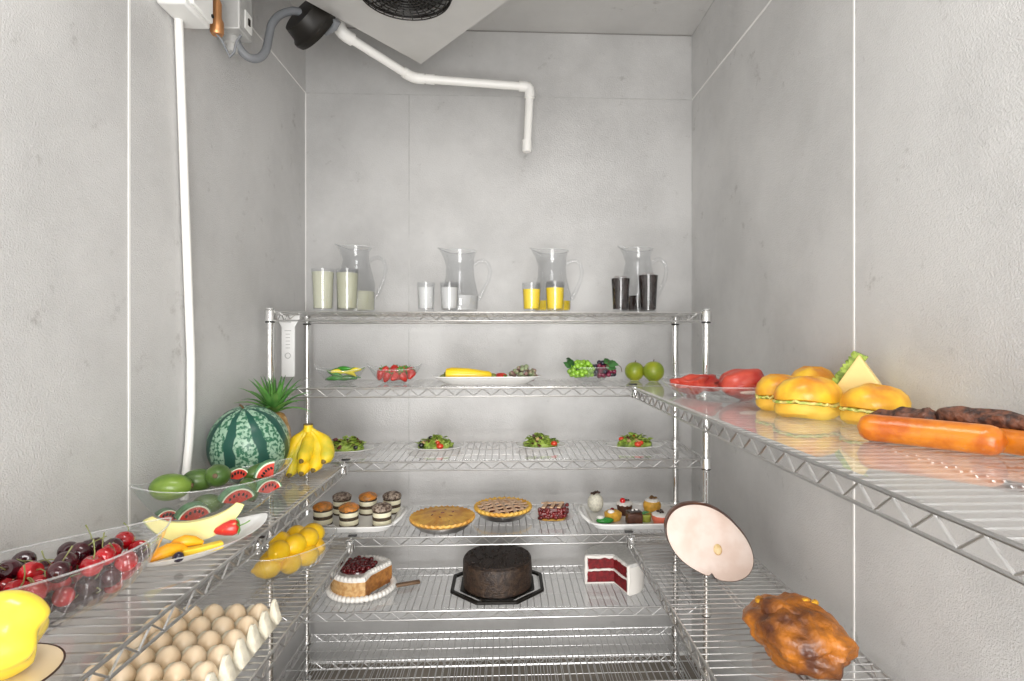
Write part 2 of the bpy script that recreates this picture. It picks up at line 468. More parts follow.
pitcher('clear glass pitcher with a little pale lemonade and curled handle', 356, YJ, .252, .072, .050, .33, 'lemonade', style=1)
glass('short glass of white milk, left of the milk pitcher', 426, YG, .033, .106, .83, 'milky', None)
glass('short glass of white milk in front of the milk pitcher', 449.5, YG, .035, .106, .83, 'milky', None)
pitcher('clear glass pitcher with a little white milk on the top shelf', 460, YJ, .240, .070, .054, .28, 'milky', rim=.063)
glass('short glass of orange juice, left of the juice pitcher', 531.5, YG, .036, .106, .78, 'orange_juice', None)
glass('short glass of orange juice in front of the juice pitcher', 555, YG, .037, .110, .80, 'orange_juice', None)
pitcher('clear glass pitcher with a little orange juice on the top shelf', 552, YJ, .242, .074, .055, .20, 'orange_juice', rim=.064)
for px, hh, r, lb in ((620.5, .124, .036, 'glass of dark cola with ice, left one beside the cola pitcher'), (648, .136, .038, 'taller glass of dark cola with ice in front of the cola pitcher')):
    g_ = glass(lb, px, YG, r, hh, .99, 'cola', None, .82)
    for (ax, ay, rr) in ((.008, -.012, .4), (-.012, .006, .9)):
        MB().box((ax, ay, hh*.985), (.018, .018, .016), RX(rr) @ RZ(rr*2)).build('ice_cube', 'ice', g_, bevel=.002)
pitcher('clear glass pitcher with a little dark cola on the top shelf', 638, YJ, .252, .068, .050, .27, 'cola', style=1)

# generic produce -------------------------------------------------
M['green_stem'] = mat('green_stem', (.13, .26, .05), .5)
M['brown_stem'] = mat('brown_stem', (.12, .07, .03), .6)
M['straw_red'] = mat('strawberry_red', (.62, .03, .02), .3, col2=(.78, .25, .08), vscale=150, thr=(.30, .36), coat=.2)
M['calyx'] = mat('calyx_green', (.10, .30, .05), .5)
ORD = ['first', 'second', 'third', 'fourth', 'fifth', 'sixth', 'seventh', 'eighth', 'ninth', 'tenth']
def empt(name, **k):
    o = bpy.data.objects.new(name, None); COL.objects.link(o); return o
def make_strawberry():
    t = empt('strawberry')
    MB().lathe([(.001, -.02), (.006, -.017), (.012, -.005), (.0155, .006), (.014, .013), (.008, .017), (.001, .017)], 16).build('berry', 'straw_red', t)
    c = MB()
    for k in range(6):
        a = k*PI/3; d = Vector((math.cos(a), math.sin(a), 0)); s_ = Vector((-d.y, d.x, 0))
        q = [Vector((0, 0, .018)), d*.008+s_*.004+Vector((0, 0, .0185)), d*.017+Vector((0, 0, .0145)), d*.008-s_*.004+Vector((0, 0, .0185))]
        c.add([p for p in q]+[p-Vector((0, 0, .0012)) for p in q], [(0, 1, 2, 3), (7, 6, 5, 4), (0, 4, 5, 1), (1, 5, 6, 2), (2, 6, 7, 3), (3, 7, 4, 0)])
    c.build('calyx', 'calyx', t, smooth=False)
    MB().tube([(0, 0, .017), (.002, 0, .026), (.006, .001, .034)], .0011, 6).build('stem', 'green_stem', t)
    return t

# ---- second shelf -------------------------------------------------
z2 = H+ZL[1]+.003
def on2(px, Y): return (xat(px, Y), Y, z2)
M['pep_green'] = mat('green_pepper', (.045, .30, .02), .22, coat=.4, var=.4, vscale=40)
M['pep_yellow'] = mat('yellow_pepper', (.90, .75, .02), .22, coat=.4)
def bowl(label, loc, a, b, h, ba, bb, rz=0, point=.35, tip=.02, m='glass', name='glass_bowl', **k):
    d = dish(a, b, h, ba, bb, .0026, point=point, tip=tip, **k)
    # thin rim bead, whitened to paint the highlight along the top edge
    o = d.build(name, m); o.location = loc; o.rotation_euler = (0, 0, rz)
    MB().tube(supring(a-.0012, b-.0012, h+.0018, 64, 2, point, tip), .0015, 8, closed=True).build('rim', 'glass_rim_glint', o)
    return tag(o, label, 'bowl')
Yb = 2.13
bowl('clear leaf-shaped glass bowl holding green and yellow chilli peppers', on2(341, Yb), .098, .062, .046, .040, .026)
def make_chilli(m):
    t = empt('chilli_pepper')
    b = MB(); pts = []; rr = []
    for i in range(11):
        s = i/10; pts.append((-.036+.072*s, .010*math.sin(s*PI), .004*math.sin(s*3))); rr.append(.0105*(math.sin(min(1, s*1.6+.25)*PI/2))*(1-s**3*.93) if s < 1 else .001)
    b.tube(pts, rr, 10); b.build('pod', m, t)
    MB().tube([(-.036, 0, 0), (-.044, -.002, .002), (-.050, -.006, .004)], [.003, .0018, .0015], 6).build('stem', 'green_stem', t)
    return t
cg = make_chilli('pep_green'); cy = make_chilli('pep_yellow'); first = {'g': 1, 'y': 1}
X0 = xat(343, Yb); rnd = random.Random(4)
CHI = (('g', -.028, -.022, .016, 2.9, .1), ('g', .02, -.02, .016, .2, 0), ('g', -.03, .018, .017, 3.3, 0), ('g', .026, .012, .018, .3, 0), ('g', -.03, -.004, .034, 2.8, -.25), ('y', .024, -.016, .036, -.45, .25),
                                 ('y', -.002, -.018, .040, .25, .1), ('g', -.012, .015, .044, .1, 0), ('y', .034, .006, .044, 2.9, .2), ('g', .0, .0, .05, 2.7, .12))
for kind, dx, dy, dz, rz, ry in CHI:
    src = cg if kind == 'g' else cy
    o = src if first[kind] else dup(src); first[kind] = 0
    place(o, (X0+dx, Yb+dy, z2+dz), rot=(0, ry, rz), scale=1.0)
    k_ = sorted([(q[3], q[1], q[2]) for q in CHI if q[0] == kind]).index((dz, dx, dy))
    tag(o, '%s chilli pepper in the leaf-shaped bowl, %s of its colour from the bottom' % ('dark green' if kind == 'g' else 'bright yellow', ORD[k_]), 'pepper', 'green chilli peppers in the bowl' if kind == 'g' else 'yellow chilli peppers in the bowl')
bowl('clear oval glass bowl full of strawberries on the second shelf', on2(394.5, Yb), .104, .070, .050, .045, .032)
s0 = make_strawberry(); f1 = True
X0 = xat(396, Yb)
spots = [(-.055, -.012, .030), (-.028, -.03, .024), (.002, -.036, .024), (.032, -.03, .024), (.058, -.012, .032), (-.034, .006, .026), (.0, .0, .024), (.034, .006, .026), (-.06, .014, .036),
         (-.032, -.012, .044), (-.004, -.016, .042), (.022, -.012, .045), (.05, .004, .044), (-.012, .014, .048), (.026, .016, .046)]
for i, (dx, dy, dz) in enumerate(spots):
    o = s0 if f1 else dup(s0); f1 = False
    rz = rnd.uniform(0, 6.28); tl = rnd.choice([.3, .6, 1.1, -.9, 2.2])
    place(o, (X0+dx, Yb+dy, z2+dz), rot=(tl, rnd.uniform(-.4, .4), rz), scale=1.05)
    lay = dz > .04; k_ = sorted([q[0] for q in spots if (q[2] > .04) == lay]).index(dx)
    tag(o, 'red strawberry in the oval glass bowl, %s from the left in the %s layer' % (ORD[k_], 'upper' if lay else 'lower'), 'strawberry', 'strawberries in the oval glass bowl')
# white tray with squash, strawberry and grapes
Yt = 2.10
d = dish(.195, .088, .026, .150, .060, .004, e=4.5, p=1.0, lip=.006)
tr = d.build('serving_tray', 'white'); tr.location = on2(487, Yt); tag(tr, 'white rectangular serving tray with yellow squash and grapes', 'tray')
M['squash'] = mat('yellow_squash', (.95, .66, .01), .28, coat=.4)
M['squash_tip'] = mat('squash_tip', (.10, .14, .03), .5)
sq = thing('yellow_squash', 'smooth yellow squash lying on the white tray', 'squash', (xat(468, 2.07), 2.06, z2+.036), .06)
MB().tube([(-.082, 0, 0), (-.078, 0, 0), (-.06, 0, 0), (0, 0, -.001), (.05, 0, -.004), (.078, 0, -.006), (.086, 0, -.007)], [.012, .021, .0255, .0235, .0185, .0165, .010], 20).build('flesh', 'squash', sq)
MB().tube([(-.081, 0, 0), (-.087, 0, .001)], [.010, .007], 12).build('blossom_end', 'squash_tip', sq)
M['grape_grey'] = mat('dusty_green_grape', (.30, .36, .20), .35, col2=(.30, .12, .14), vscale=28, thr=(.40, .5))
M['grape_green'] = mat('green_grape', (.33, .62, .05), .2, coat=.4, var=.3, vscale=30)
M['grape_red'] = mat('red_grape', (.20, .015, .05), .2, coat=.5)
M['grape_black'] = mat('black_grape', (.015, .012, .03), .25, coat=.4)
M['leaf'] = mat('leaf_green', (.05, .17, .04), .5, var=.4, vscale=40)
def grapes(label, loc, n, ext, r, m, seed=1, leaves=0, m2=None, frac=0, rz=0):
    t = thing('grape_bunch', label, 'grapes', loc, rz)
    rr = random.Random(seed); pts = []; tries = 0
    while len(pts) < n and tries < 9000:
        tries += 1
        u = Vector((rr.gauss(0, 1), rr.gauss(0, 1), rr.gauss(0, 1))).normalized()
        q = rr.uniform(.55, 1.0)
        p = Vector((u.x*ext[0]*q, u.y*ext[1]*q, abs(u.z)*ext[2]*q if u.z > -.3 else u.z*ext[2]*.3*q))
        if all((p-o_).length > r*1.55 for o_ in pts): pts.append(p)
    base = MB().ball((0, 0, 0), (r, r, r*1.12), n=14, k=9).build('grape', m, t)
    base2 = None
    for i, p in enumerate(pts):
        if i == 0: o = base
        elif m2 and rr.random() < frac:
            if base2 is None: o = base2 = MB().ball((0, 0, 0), (r, r, r*1.1), n=14, k=9).build('grape', m2, t)
            else: o = base2.copy(); COL.objects.link(o)
        else: o = base.copy(); COL.objects.link(o)
        o.location = p; o.rotation_euler = (rr.uniform(0, 3), rr.uniform(0, 3), 0); s_ = rr.uniform(.9, 1.1); o.scale = (s_, s_, s_)
    return t
def leaf(parent, loc, rot, L, W, m='leaf', name='leaf'):
    g = MB(); nx, ny = 8, 4; top = []; 
    for i in range(nx+1):
        s = i/nx; w = W*math.sin(PI*min(1, s**.7))*(1+.18*math.sin(s*24))
        for j in range(-ny//2, ny//2+1): top.append(Vector((L*s, w*j/(ny/2), .15*L*math.sin(s*PI)-abs(j)*.04*W+.0)))
    k = len(top); fs = []
    for i in range(nx):
        for j in range(ny):
            a = i*(ny+1)+j; fs.append((a, a+ny+1, a+ny+2, a+1)); fs.append((k+a, k+a+1, k+a+ny+2, k+a+ny+1))
    g.add(top+[p-Vector((0, 0, .0008)) for p in top], fs)
    o = g.build(name, m, parent); o.location = loc; o.rotation_euler = rot; return o
grapes('bunch of dusty green and purple grapes on the white tray', (xat(523, 2.09), 2.09, z2+.022), 46, (.052, .034, .046), .0085, 'grape_grey', 3)
o = dup(s0); place(o, (xat(501, 2.07), 2.07, z2+.026), rot=(1.9, 0, .9), scale=1.15); tag(o, 'red strawberry lying on the white tray between squash and grapes', 'strawberry')
o['group'] = 'strawberry on the tray'; del o['group']
M['kiwi'] = mat('pale_green_fruit', (.35, .38, .10), .5, var=.3, vscale=40)
kw = MB().ball((0, 0, 0), (.030, .020, .014), n=18, k=10).build('fig_slice', 'kiwi'); kw.location = (xat(447, 2.12), 2.12, z2+.020); kw.name = 'green_fruit'; tag(kw, 'small olive green fruit at the left end of the white tray', 'fruit')
kw = MB().ball((0, 0, 0), (.017, .016, .014), n=18, k=10).build('green_fruit', 'kiwi'); kw.location = (xat(493, 2.13), 2.13, z2+.021); tag(kw, 'small olive green fruit on the tray behind the squash tip', 'fruit')
# grape bowl
bowl('rounded clear glass bowl overflowing with green and red grapes', on2(591, Yb), .088, .066, .056, .030, .026, point=0, tip=0, p=1.8)
gg = grapes('bunch of bright green grapes in the rounded glass bowl', (xat(581, 2.11), 2.11, z2+.038), 60, (.048, .038, .050), .0092, 'grape_green', 7)
for (p, r_) in (((-.028, -.026, .030), (.9, -.5, 2.8)), ((-.030, -.008, .044), (.5, -.2, 2.4)), ((-.040, -.02, .020), (1.0, -.6, 2.9))): leaf(gg, p, r_, .035, .015)
gr = grapes('bunch of dark red and black grapes in the rounded glass bowl', (xat(603, 2.12), 2.12, z2+.036), 52, (.046, .038, .044), .0092, 'grape_red', 9, m2='grape_black', frac=.4)
for (p, r_) in (((.006, -.034, .026), (1.0, .2, .2)), ((.012, -.030, .036), (.9, .1, -.2)), ((.0, -.022, .040), (.7, -.1, .6))): leaf(gr, p, r_, .042, .016)
MB().tube([(.03, -.01, .03), (.052, -.01, .034), (.066, -.012, .022), (.070, -.012, .004)], .0014, 6).build('stem', 'brown_stem', gr)
# apples
M['apple'] = mat('green_apple', (.40, .44, .025), .3, coat=.2, col2=(.24, .32, .02), vscale=12)
def apple(label, px, Y, rz, r=.041):
    t = thing('green_apple', label, 'apple', (xat(px, Y), Y, z2+.0015), rz)
    pr = [(.001, .012), (.012, .006), (.02, .0005)]
    for i in range(1, 12):
        a = -PI/2+PI*(i+.8)/13.2; pr.append((r*math.cos(a)**.85*1.0, r*.93+r*.93*math.sin(a)))
    pr += [(r*.3, r*1.84), (.006, r*1.72), (.001, r*1.68)]
    MB().lathe(pr, 28).build('flesh', 'apple', t)
    MB().tube([(0, 0, r*1.68), (.002, 0, r*1.85), (.006, 0, r*2.02)], [.0014, .0014, .002], 6).build('stem', 'brown_stem', t)
apple('green apple on the second shelf, left one of the pair', 634.5, 2.19, 0, .0385); apple('green apple on the second shelf, right one of the pair, touching the other', 653.5, 2.15, 1, .041)

# ---- third shelf: salads -------------------------------------------
z3 = H+ZL[2]+.003
M['lettuce'] = mat('lettuce', (.42, .56, .10), .45, col2=(.14, .22, .03), vscale=60, thr=(.38, .58))
M['lettuce_red'] = mat('red_lettuce', (.20, .05, .05), .4, var=.5, vscale=50)
M['crouton'] = mat('crouton', (.62, .42, .18), .6, var=.3, vscale=80)
M['tomato'] = mat('tomato', (.70, .06, .02), .25, coat=.3)
M['olive'] = mat('black_olive', (.012, .01, .012), .2, coat=.4)
M['cucumber'] = mat('cucumber_slice', (.50, .62, .22), .35, var=.2, vscale=60)
def frill(t, n, ext, seed, m, name, size=.022):
    rr = random.Random(seed)
    for i in range(n):
        a = rr.uniform(0, 2*PI); q = math.sqrt(rr.uniform(0, .8)); x, y = math.cos(a)*q*ext[0], math.sin(a)*q*ext[1]
        z = .006+(1-q*q)*ext[2]*rr.uniform(.55, 1)+.004
        leaf(t, (x, y, z), (rr.uniform(-.7, .7), rr.uniform(-.6, .2), rr.uniform(0, 6.28)), size*rr.uniform(.8, 1.3), size*.5, m, name)
def salad(label, plabel, px, Y, seed, tom, oliv, red, rz=0, a=.102, bread=0):
    X = xat(px, Y)
    d = dish(a, .072, .013, a*.62, .045, .0022, p=.75, point=0, lip=.004); o = d.build('oval_plate', 'white'); o.location = (X, Y, z3); tag(o, plabel, 'plate')
    t = thing('green_salad', label, 'salad', (X, Y-.004, z3+.005), rz)
    hp = MB().ball((0, 0, .005), (.066, .040, .031), n=32, k=16, fn=lambda u: 1+.30*noise.noise(u*5+Vector((seed, 0, 0)))); hp.v = [(x, y, max(z, .0)) if z > .002 else (x*.6, y*.6, max(z, .0)) for x, y, z in hp.v]
    hp.build('lettuce_heap', 'lettuce', t)
    frill(t, 60, (.064, .040, .039), seed, 'lettuce', 'lettuce_leaf'); frill(t, red, (.07, .045, .036), seed+50, 'lettuce_red', 'red_leaf', .02)
    for (x, y, z, r) in tom: MB().ball((x, y, z), (r, r*.9, r*.75), n=14, k=8).build('tomato', 'tomato', t)
    for (x, y, z, r) in oliv: MB().ball((x, y, z), (r, r*.8, r*.85), n=12, k=8).build('olive', 'olive', t)
    rr = random.Random(seed+9)
    for i in range(bread):
        MB().box((rr.uniform(-.05, .05), rr.uniform(-.035, .02), rr.uniform(.024, .036)), (.014, .013, .010), RX(rr.uniform(0, 2)) @ RZ(rr.uniform(0, 3))).build('crouton', 'crouton', t, bevel=.002)
salad('heaped brown and green salad with a black olive, beside the bananas', 'white oval plate, leftmost on the salad shelf, partly behind the bananas', 346, 2.12, 1, [], [(.045, -.035, .018, .009)], 22, 0, .10, 6)
salad('heaped green salad with a red tomato piece in front and black olive on top', 'white oval plate on the salad shelf, second from the left', 435.5, 2.15, 2, [(.022, -.042, .016, .014), (.012, -.03, .026, .010)], [(-.016, -.018, .044, .008), (-.048, -.032, .018, .011)], 12, 0, .102, 3)
salad('heaped green salad with orange tomato wedge at its right end', 'white oval plate on the salad shelf, second from the right', 540.5, 2.16, 3, [(.05, -.026, .018, .013)], [(-.002, -.01, .038, .006)], 8, 0, .090, 3)
salad('heaped green salad with tomato chunks in the middle and at the left end', 'white oval plate, rightmost on the salad shelf', 634, 2.15, 4, [(.004, -.044, .018, .014), (.016, -.036, .022, .012), (-.052, -.012, .032, .012), (.0, .0, .038, .009)], [], 9, 0, .106, 4)

# ---- fourth shelf: desserts ----------------------------------------
z4 = H+ZL[3]+.003
M['cake_dark'] = mat('chocolate_sponge', (.085, .055, .03), .7, var=.4, vscale=90, bump=.4, bscale=250)
M['cream'] = mat('cream_layer', (.86, .81, .60), .45)
M['top_orange'] = mat('orange_topping', (.72, .25, .03), .35, col2=(.35, .16, .05), vscale=70, bump=.5, bscale=140)
M['top_nut'] = mat('nutty_topping', (.42, .34, .27), .6, col2=(.09, .055, .04), vscale=95, bump=.6, bscale=200)
M['flake'] = mat('crumb', (.55, .46, .38), .7)
tray = thing('serving_tray', 'white rectangular tray with end handles holding the layered cakes', 'tray', (xat(353, 2.115), 2.115, z4))
def handled_tray(t, hx, hy, h=.022):
    dish(hx, hy, h, hx*.90, hy*.86, .0045, e=6, p=1.0, lip=.006).build('tray_body', 'white', t)
    for s in (-1, 1):
        g = MB(); g.tube([(s*(hx-.002), -hy*.72, h), (s*(hx+.018), -hy*.5, h+.012), (s*(hx+.026), 0, h+.016), (s*(hx+.018), hy*.5, h+.012), (s*(hx-.002), hy*.72, h)], [.006]*5, 10); g.build('handle', 'white', t)
handled_tray(tray, .168, .128)
def layer_cake(label, px, py, m, h=.058, r=.034):
    X, Y = at(px, py, ZL[3]+.008)
    t = thing('layered_mini_cake', label, 'cake', (X, Y, z4+.0045), rnd.uniform(0, 6))
    L_ = [('sponge_layer', 'cake_dark'), ('cream_layer', 'cream'), ('sponge_layer', 'cake_dark'), ('cream_layer', 'cream'), ('sponge_layer', 'cake_dark')]
    hs = [.006, .017, .012, .016, .010]; z = 0
    for (n_, mm), hh in zip(L_, hs):
        q = r*(1.0 if mm == 'cake_dark' else .985)
        MB().lathe([(q*.97, z), (q, z+hh*.25), (q, z+hh*.75), (q*.97, z+hh)], 26).build(n_, mm, t); z += hh
    MB().ball((0, 0, z+.002), (r*1.06, r*1.06, .018), n=26, k=14, fn=lambda u: 1+.10*noise.noise(u*6+Vector((px, 0, 0)))).build('topping', m, t)
    rr = random.Random(int(px))
    for i in range(9):
        a = rr.uniform(0, 6.28); q = rr.uniform(0, .7)*r
        MB().box((math.cos(a)*q, math.sin(a)*q, z+.019-.25*q), (.007, .005, .003), RX(rr.uniform(0, 1)) @ RZ(a)).build('crumb', 'flake' if m == 'top_nut' else 'top_orange', t, smooth=False)
    return t
lab = 'small striped chocolate and cream layer cake with %s topping, %s on the tray'
layer_cake(lab % ('orange', 'front left'), 323, 524, 'top_orange'); layer_cake(lab % ('orange', 'front middle'), 349, 525, 'top_orange')
layer_cake(lab % ('grey nut', 'front right'), 382, 525, 'top_nut'); layer_cake(lab % ('dark nut', 'back left'), 342, 513, 'top_nut')
layer_cake(lab % ('brown orange', 'back middle'), 368, 513, 'top_orange'); layer_cake(lab % ('dark nut', 'back right'), 392, 512, 'top_nut')

M['crust'] = mat('pie_crust', (.80, .47, .10), .5, col2=(.62, .28, .05), vscale=22, bump=.4, bscale=50)
M['crust2'] = mat('golden_crust', (.84, .52, .10), .5, col2=(.72, .36, .05), vscale=18)
M['lattice'] = mat('sugared_lattice', (.70, .44, .26), .6, col2=(.78, .55, .38), vscale=40)
M['cherry_fill'] = mat('cherry_filling', (.20, .01, .012), .15, coat=.6, var=.5, vscale=60)
M['foil'] = mat('foil_pan', (.62, .60, .58), .3, 1.0)
def pie(label, px, py, R, lattice):
    X, Y = at(px, py, ZL[3]+.03)
    t = thing('fruit_pie', label, 'pie', (X, Y, z4))
    MB().lathe([(R*.72, 0), (R*.75, .002), (R*.97, .026), (R*1.0, .028), (R*.97, .030), (R*.70, .006), (.001, .006)], 48).build('pie_tin', 'foil', t)
    def cr(p, a):
        q = (p.x**2+p.y**2)**.5/R
        if q > .84: p = Vector((p.x*(1+.012*math.sin(a*34)), p.y*(1+.012*math.sin(a*34)), p.z+.0022*math.sin(a*34)))
        return p
    if lattice:
        MB().lathe([(R*.70, .008), (R*.95, .029), (R*1.0, .033), (R*.97, .041), (R*.90, .041), (R*.84, .035), (R*.80, .030), (R*.60, .012)], 136, warp=cr).build('crust', 'crust2', t)
        MB().lathe([(R*.80, .025), (R*.83, .031), (R*.5, .037), (.001, .039)], 40).build('cherry_filling', 'cherry_fill', t)
        n_ = 5
        for d_ in (0, 1):
            for i in range(-n_//2+1, n_//2+1):
                off = i*R*.30+(.0 if d_ == 0 else R*.02); half = math.sqrt(max(0, (R*.87)**2-off**2)); g = MB(); top = []; K = 14
                for k in range(K+1):
                    x = -half+2*half*k/K; dome = .0435-.007*((x*x+off*off)/(R*.87)**2)+.0015*math.cos((k+d_)*PI/1.0*1.0)*(1 if d_ == 0 else -1)
                    top.append((x, dome))
                wv = R*.060
                Rr = []
                for x, zz in top:
                    Rr.append([Vector((x, off-wv, zz-.002)), Vector((x, off-wv*.7, zz+.002)), Vector((x, off+wv*.7, zz+.002)), Vector((x, off+wv, zz-.002)), Vector((x, off, zz-.004))])
                ang = .35+(PI/2.2 if d_ else 0)
                Rr = [[RZ(ang) @ v for v in r_] for r_ in Rr]
                g.rings(Rr); g.build('lattice_strip', 'lattice', t)
    else:
        MB().lathe([(R*.70, .008), (R*.95, .029), (R*1.0, .033), (R*.98, .040), (R*.90, .041), (R*.85, .039), (R*.55, .046), (R*.25, .049), (.001, .050)], 136, warp=cr).build('crust', 'crust', t)
        for k, (a, q) in enumerate(((0, .0), (.4, .33), (1.4, .36), (2.5, .34), (3.6, .33), (4.6, .36), (5.6, .34), (1.0, .64), (2.1, .62), (4.1, .6), (5.1, .62), (3.1, .62), (0.1, .62))):
            x, y = R*q*math.cos(a), R*q*math.sin(a); zz = .0495-.011*q*q*2 if q else .0495
            MB().ball((x, y, zz), (.009, .0035, .0028), RZ(a+.6), n=10, k=6).build('steam_slit', 'cherry_fill', t)
pie('golden double-crust pie with small steam slits in a foil tin', 442.5, 519, .118, False)
pie('lattice-topped cherry pie with fluted golden rim in a foil tin', 503, 508.5, .112, True)
# pie slice on a plate
X, Y = at(552, 516.5, ZL[3]+.01)
o = dish(.088, .082, .014, .05, .046, .0025, p=.9).build('dessert_plate', 'white'); o.location = (X, Y, z4); tag(o, 'small round white plate under the slice of cherry pie', 'plate')
t = thing('cherry_pie_slice', 'slice of cherry pie on a small white plate', 'pie slice', (X, Y-.01, z4+.0035))
def wedge(r, a0, a1, z0, z1, n=12, inner=0):
    P = [(0, 0)] if not inner else [(inner*math.cos(a1), inner*math.sin(a1)), (inner*math.cos(a0), inner*math.sin(a0))]
    return P+[(r*math.cos(a0+(a1-a0)*i/n), r*math.sin(a0+(a1-a0)*i/n)) for i in range(n+1)]
def shift(P, dx, dy): return [(x+dx, y+dy) for x, y in P]
wp = [(-.052, -.028), (.040, -.034), (.062, .040), (-.030, .046)]
MB().prism(wp, 0, .006).build('bottom_crust', 'crust2', t, bevel=.001)
g = MB(); rr = random.Random(8)
ins = [(x*.93, y*.93) for x, y in wp]
g.prism(ins, .006, .046); g.build('cherry_filling', 'cherry_fill', t, bevel=.004)
for i in range(46):
    sd = rr.randrange(3); q = rr.random()
    if sd == 0: p = Vector((-.052+.092*q, -.030, rr.uniform(.008, .045)))
    elif sd == 1: p = Vector((.042+.02*q, -.03+.07*q, rr.uniform(.008, .045)))
    else: p = Vector((-.050+.02*q, -.028+.07*q, rr.uniform(.008, .045)))
    MB().ball(p, (.008, .007, .0075), n=10, k=7).build('cherry_piece', 'cherry_fill', t)
for off in (-.026, .004, .032):
    MB().box((off, .004, .050), (.013, .078, .005), RZ(-.28)).build('lattice_strip', 'lattice', t, bevel=.002)
MB().box((.004, .024, .0515), (.088, .012, .005), RZ(.05)).build('lattice_strip', 'lattice', t, bevel=.002)
# pastries tray
tr2 = thing('serving_tray', 'white rectangular tray with end handles holding seven small fancy pastries', 'tray', (xat(630, 2.105), 2.105, z4))
handled_tray(tr2, .168, .128)
M['coconut'] = mat('coconut_white', (.82, .79, .66), .7, var=.2, vscale=120, bump=.8, bscale=220)
M['choc'] = mat('dark_chocolate', (.045, .018, .01), .3, coat=.2, var=.3, vscale=40)
M['choc2'] = mat('milk_chocolate', (.11, .04, .022), .35, var=.4, vscale=40, bump=.4, bscale=100)
M['sponge_y'] = mat('yellow_sponge', (.82, .45, .06), .5, var=.25, vscale=60)
M['coral'] = mat('coral_icing', (.85, .20, .12), .4)
M['choc_green'] = mat('glossy_green_fondant', (.03, .30, .04), .25, coat=.3)
M['icing'] = mat('white_icing', (.90, .87, .82), .4)
M['red_cherry'] = mat('bright_cherry', (.62, .01, .01), .15, coat=.6)
M['nut'] = mat('nut_pieces', (.22, .11, .03), .5, var=.6, vscale=90)
def swirl(t, z, r, m='icing', name='icing_swirl'):
    for k in range(12):
        a = k*PI/6; 
    MB().lathe([(r, z-.002), (r*1.04, z+.004), (r*.8, z+.009), (r*.3, z+.011), (.001, z+.011)], 30, warp=lambda p, a: Vector((p.x*(1+.05*math.sin(a*10)), p.y*(1+.05*math.sin(a*10)), p.z))).build(name, m, t)
def bits(t, z, r, m, n, seed, name, s_=.006):
    rr = random.Random(seed)
    for i in range(n):
        a = rr.uniform(0, 6.28); q = rr.uniform(0, r)
        MB().ball((math.cos(a)*q, math.sin(a)*q, z+rr.uniform(0, .004)+(r-q)*.2), (s_, s_*.7, s_*.6), RZ(a) @ RX(a), n=8, k=6).build(name, m, t)
def pastry(name, label, px, py, cat='pastry'):
    X, Y = at(px, py, ZL[3]+.008)
    return thing(name, label, cat, (X, Y, z4+.0045))
t = pastry('coconut_cake', 'round white coconut cake topped with chocolate bits, back left of the tray', 595.5, 511.5)
MB().ball((0, 0, .036), (.031, .031, .036), n=24, k=14, fn=lambda u: 1+.03*noise.noise(u*9)).build('coconut_coating', 'coconut', t); bits(t, .072, .016, 'choc', 12, 1, 'chocolate_bit', .007)
t = pastry('yellow_tartlet', 'yellow tartlet with white cream and a dark berry, left of the tray', 613, 519.5)
MB().lathe([(.026, 0), (.032, .012), (.033, .026), (.022, .034), (.001, .036)], 26).build('custard_base', 'sponge_y', t)
o = MB().ball((-.01, -.014, .034), (.013, .011, .008), n=14, k=8).build('cream_dab', 'icing', t); MB().ball((-.006, -.012, .044), (.008, .006, .005), n=10, k=7).build('dark_berry', 'cherry_fill', t)
t = pastry('green_leaf_pastry', 'glossy green leaf-shaped pastry with a white cream dab, front of the tray', 605, 523)
MB().ball((0, 0, .010), (.034, .018, .011), RZ(.15), n=22, k=10).build('green_fondant', 'choc_green', t); MB().ball((-.018, -.002, .022), (.014, .010, .007), n=12, k=8).build('cream_dab', 'icing', t)
t = pastry('chocolate_cupcake', 'chocolate cupcake with white icing and a red cherry, back of the tray', 624.5, 514)
MB().lathe([(.024, 0), (.030, .030), (.030, .040)], 26).build('sponge', 'choc2', t); swirl(t, .040, .030); MB().ball((-.010, -.012, .056), (.011, .011, .011), n=14, k=9).build('cherry', 'red_cherry', t); bits(t, .052, .018, 'choc', 5, 3, 'chocolate_bit')
t = pastry('chocolate_cube_cake', 'square dark chocolate cake in the middle of the tray front', 634, 524)
MB().box((0, 0, .022), (.056, .044, .044)).build('sponge', 'choc2', t, bevel=.005); MB().box((0, 0, .046), (.050, .038, .006), RZ(.2)).build('chocolate_slab', 'choc', t, bevel=.002); bits(t, .050, .012, 'icing', 2, 5, 'cream_dab', .006)
t = pastry('yellow_cupcake', 'tall yellow cupcake topped with nuts, back right of the tray', 652, 514)
MB().lathe([(.026, 0), (.034, .030), (.034, .040), (.028, .052)], 26).build('sponge', 'sponge_y', t); swirl(t, .051, .026); bits(t, .062, .016, 'nut', 12, 4, 'nut_piece', .007)
t = pastry('lime_jelly_pastry', 'yellow-green pastry with a green leaf on top, beside the chocolate cube', 646, 521)
MB().lathe([(.017, 0), (.019, .022), (.016, .026)], 20).build('jelly_base', mat('lime_jelly', (.42, .48, .08), .3), t); leaf(t, (-.02, -.004, .028), (0, -.1, .1), .044, .014, 'choc_green')
t = pastry('coral_cupcake', 'coral red cupcake with white icing and dark berries, front right of the tray', 661, 523.5)
MB().lathe([(.026, 0), (.034, .020), (.034, .032)], 26).build('sponge', 'coral', t); swirl(t, .032, .032); bits(t, .044, .014, 'choc', 8, 6, 'dark_berry', .007)

# ---------------------------------------------------------------- fifth shelf: large cakes
z5 = H+ZL[4]+.003
def pt5(px, py): return at(px, py, ZL[4])
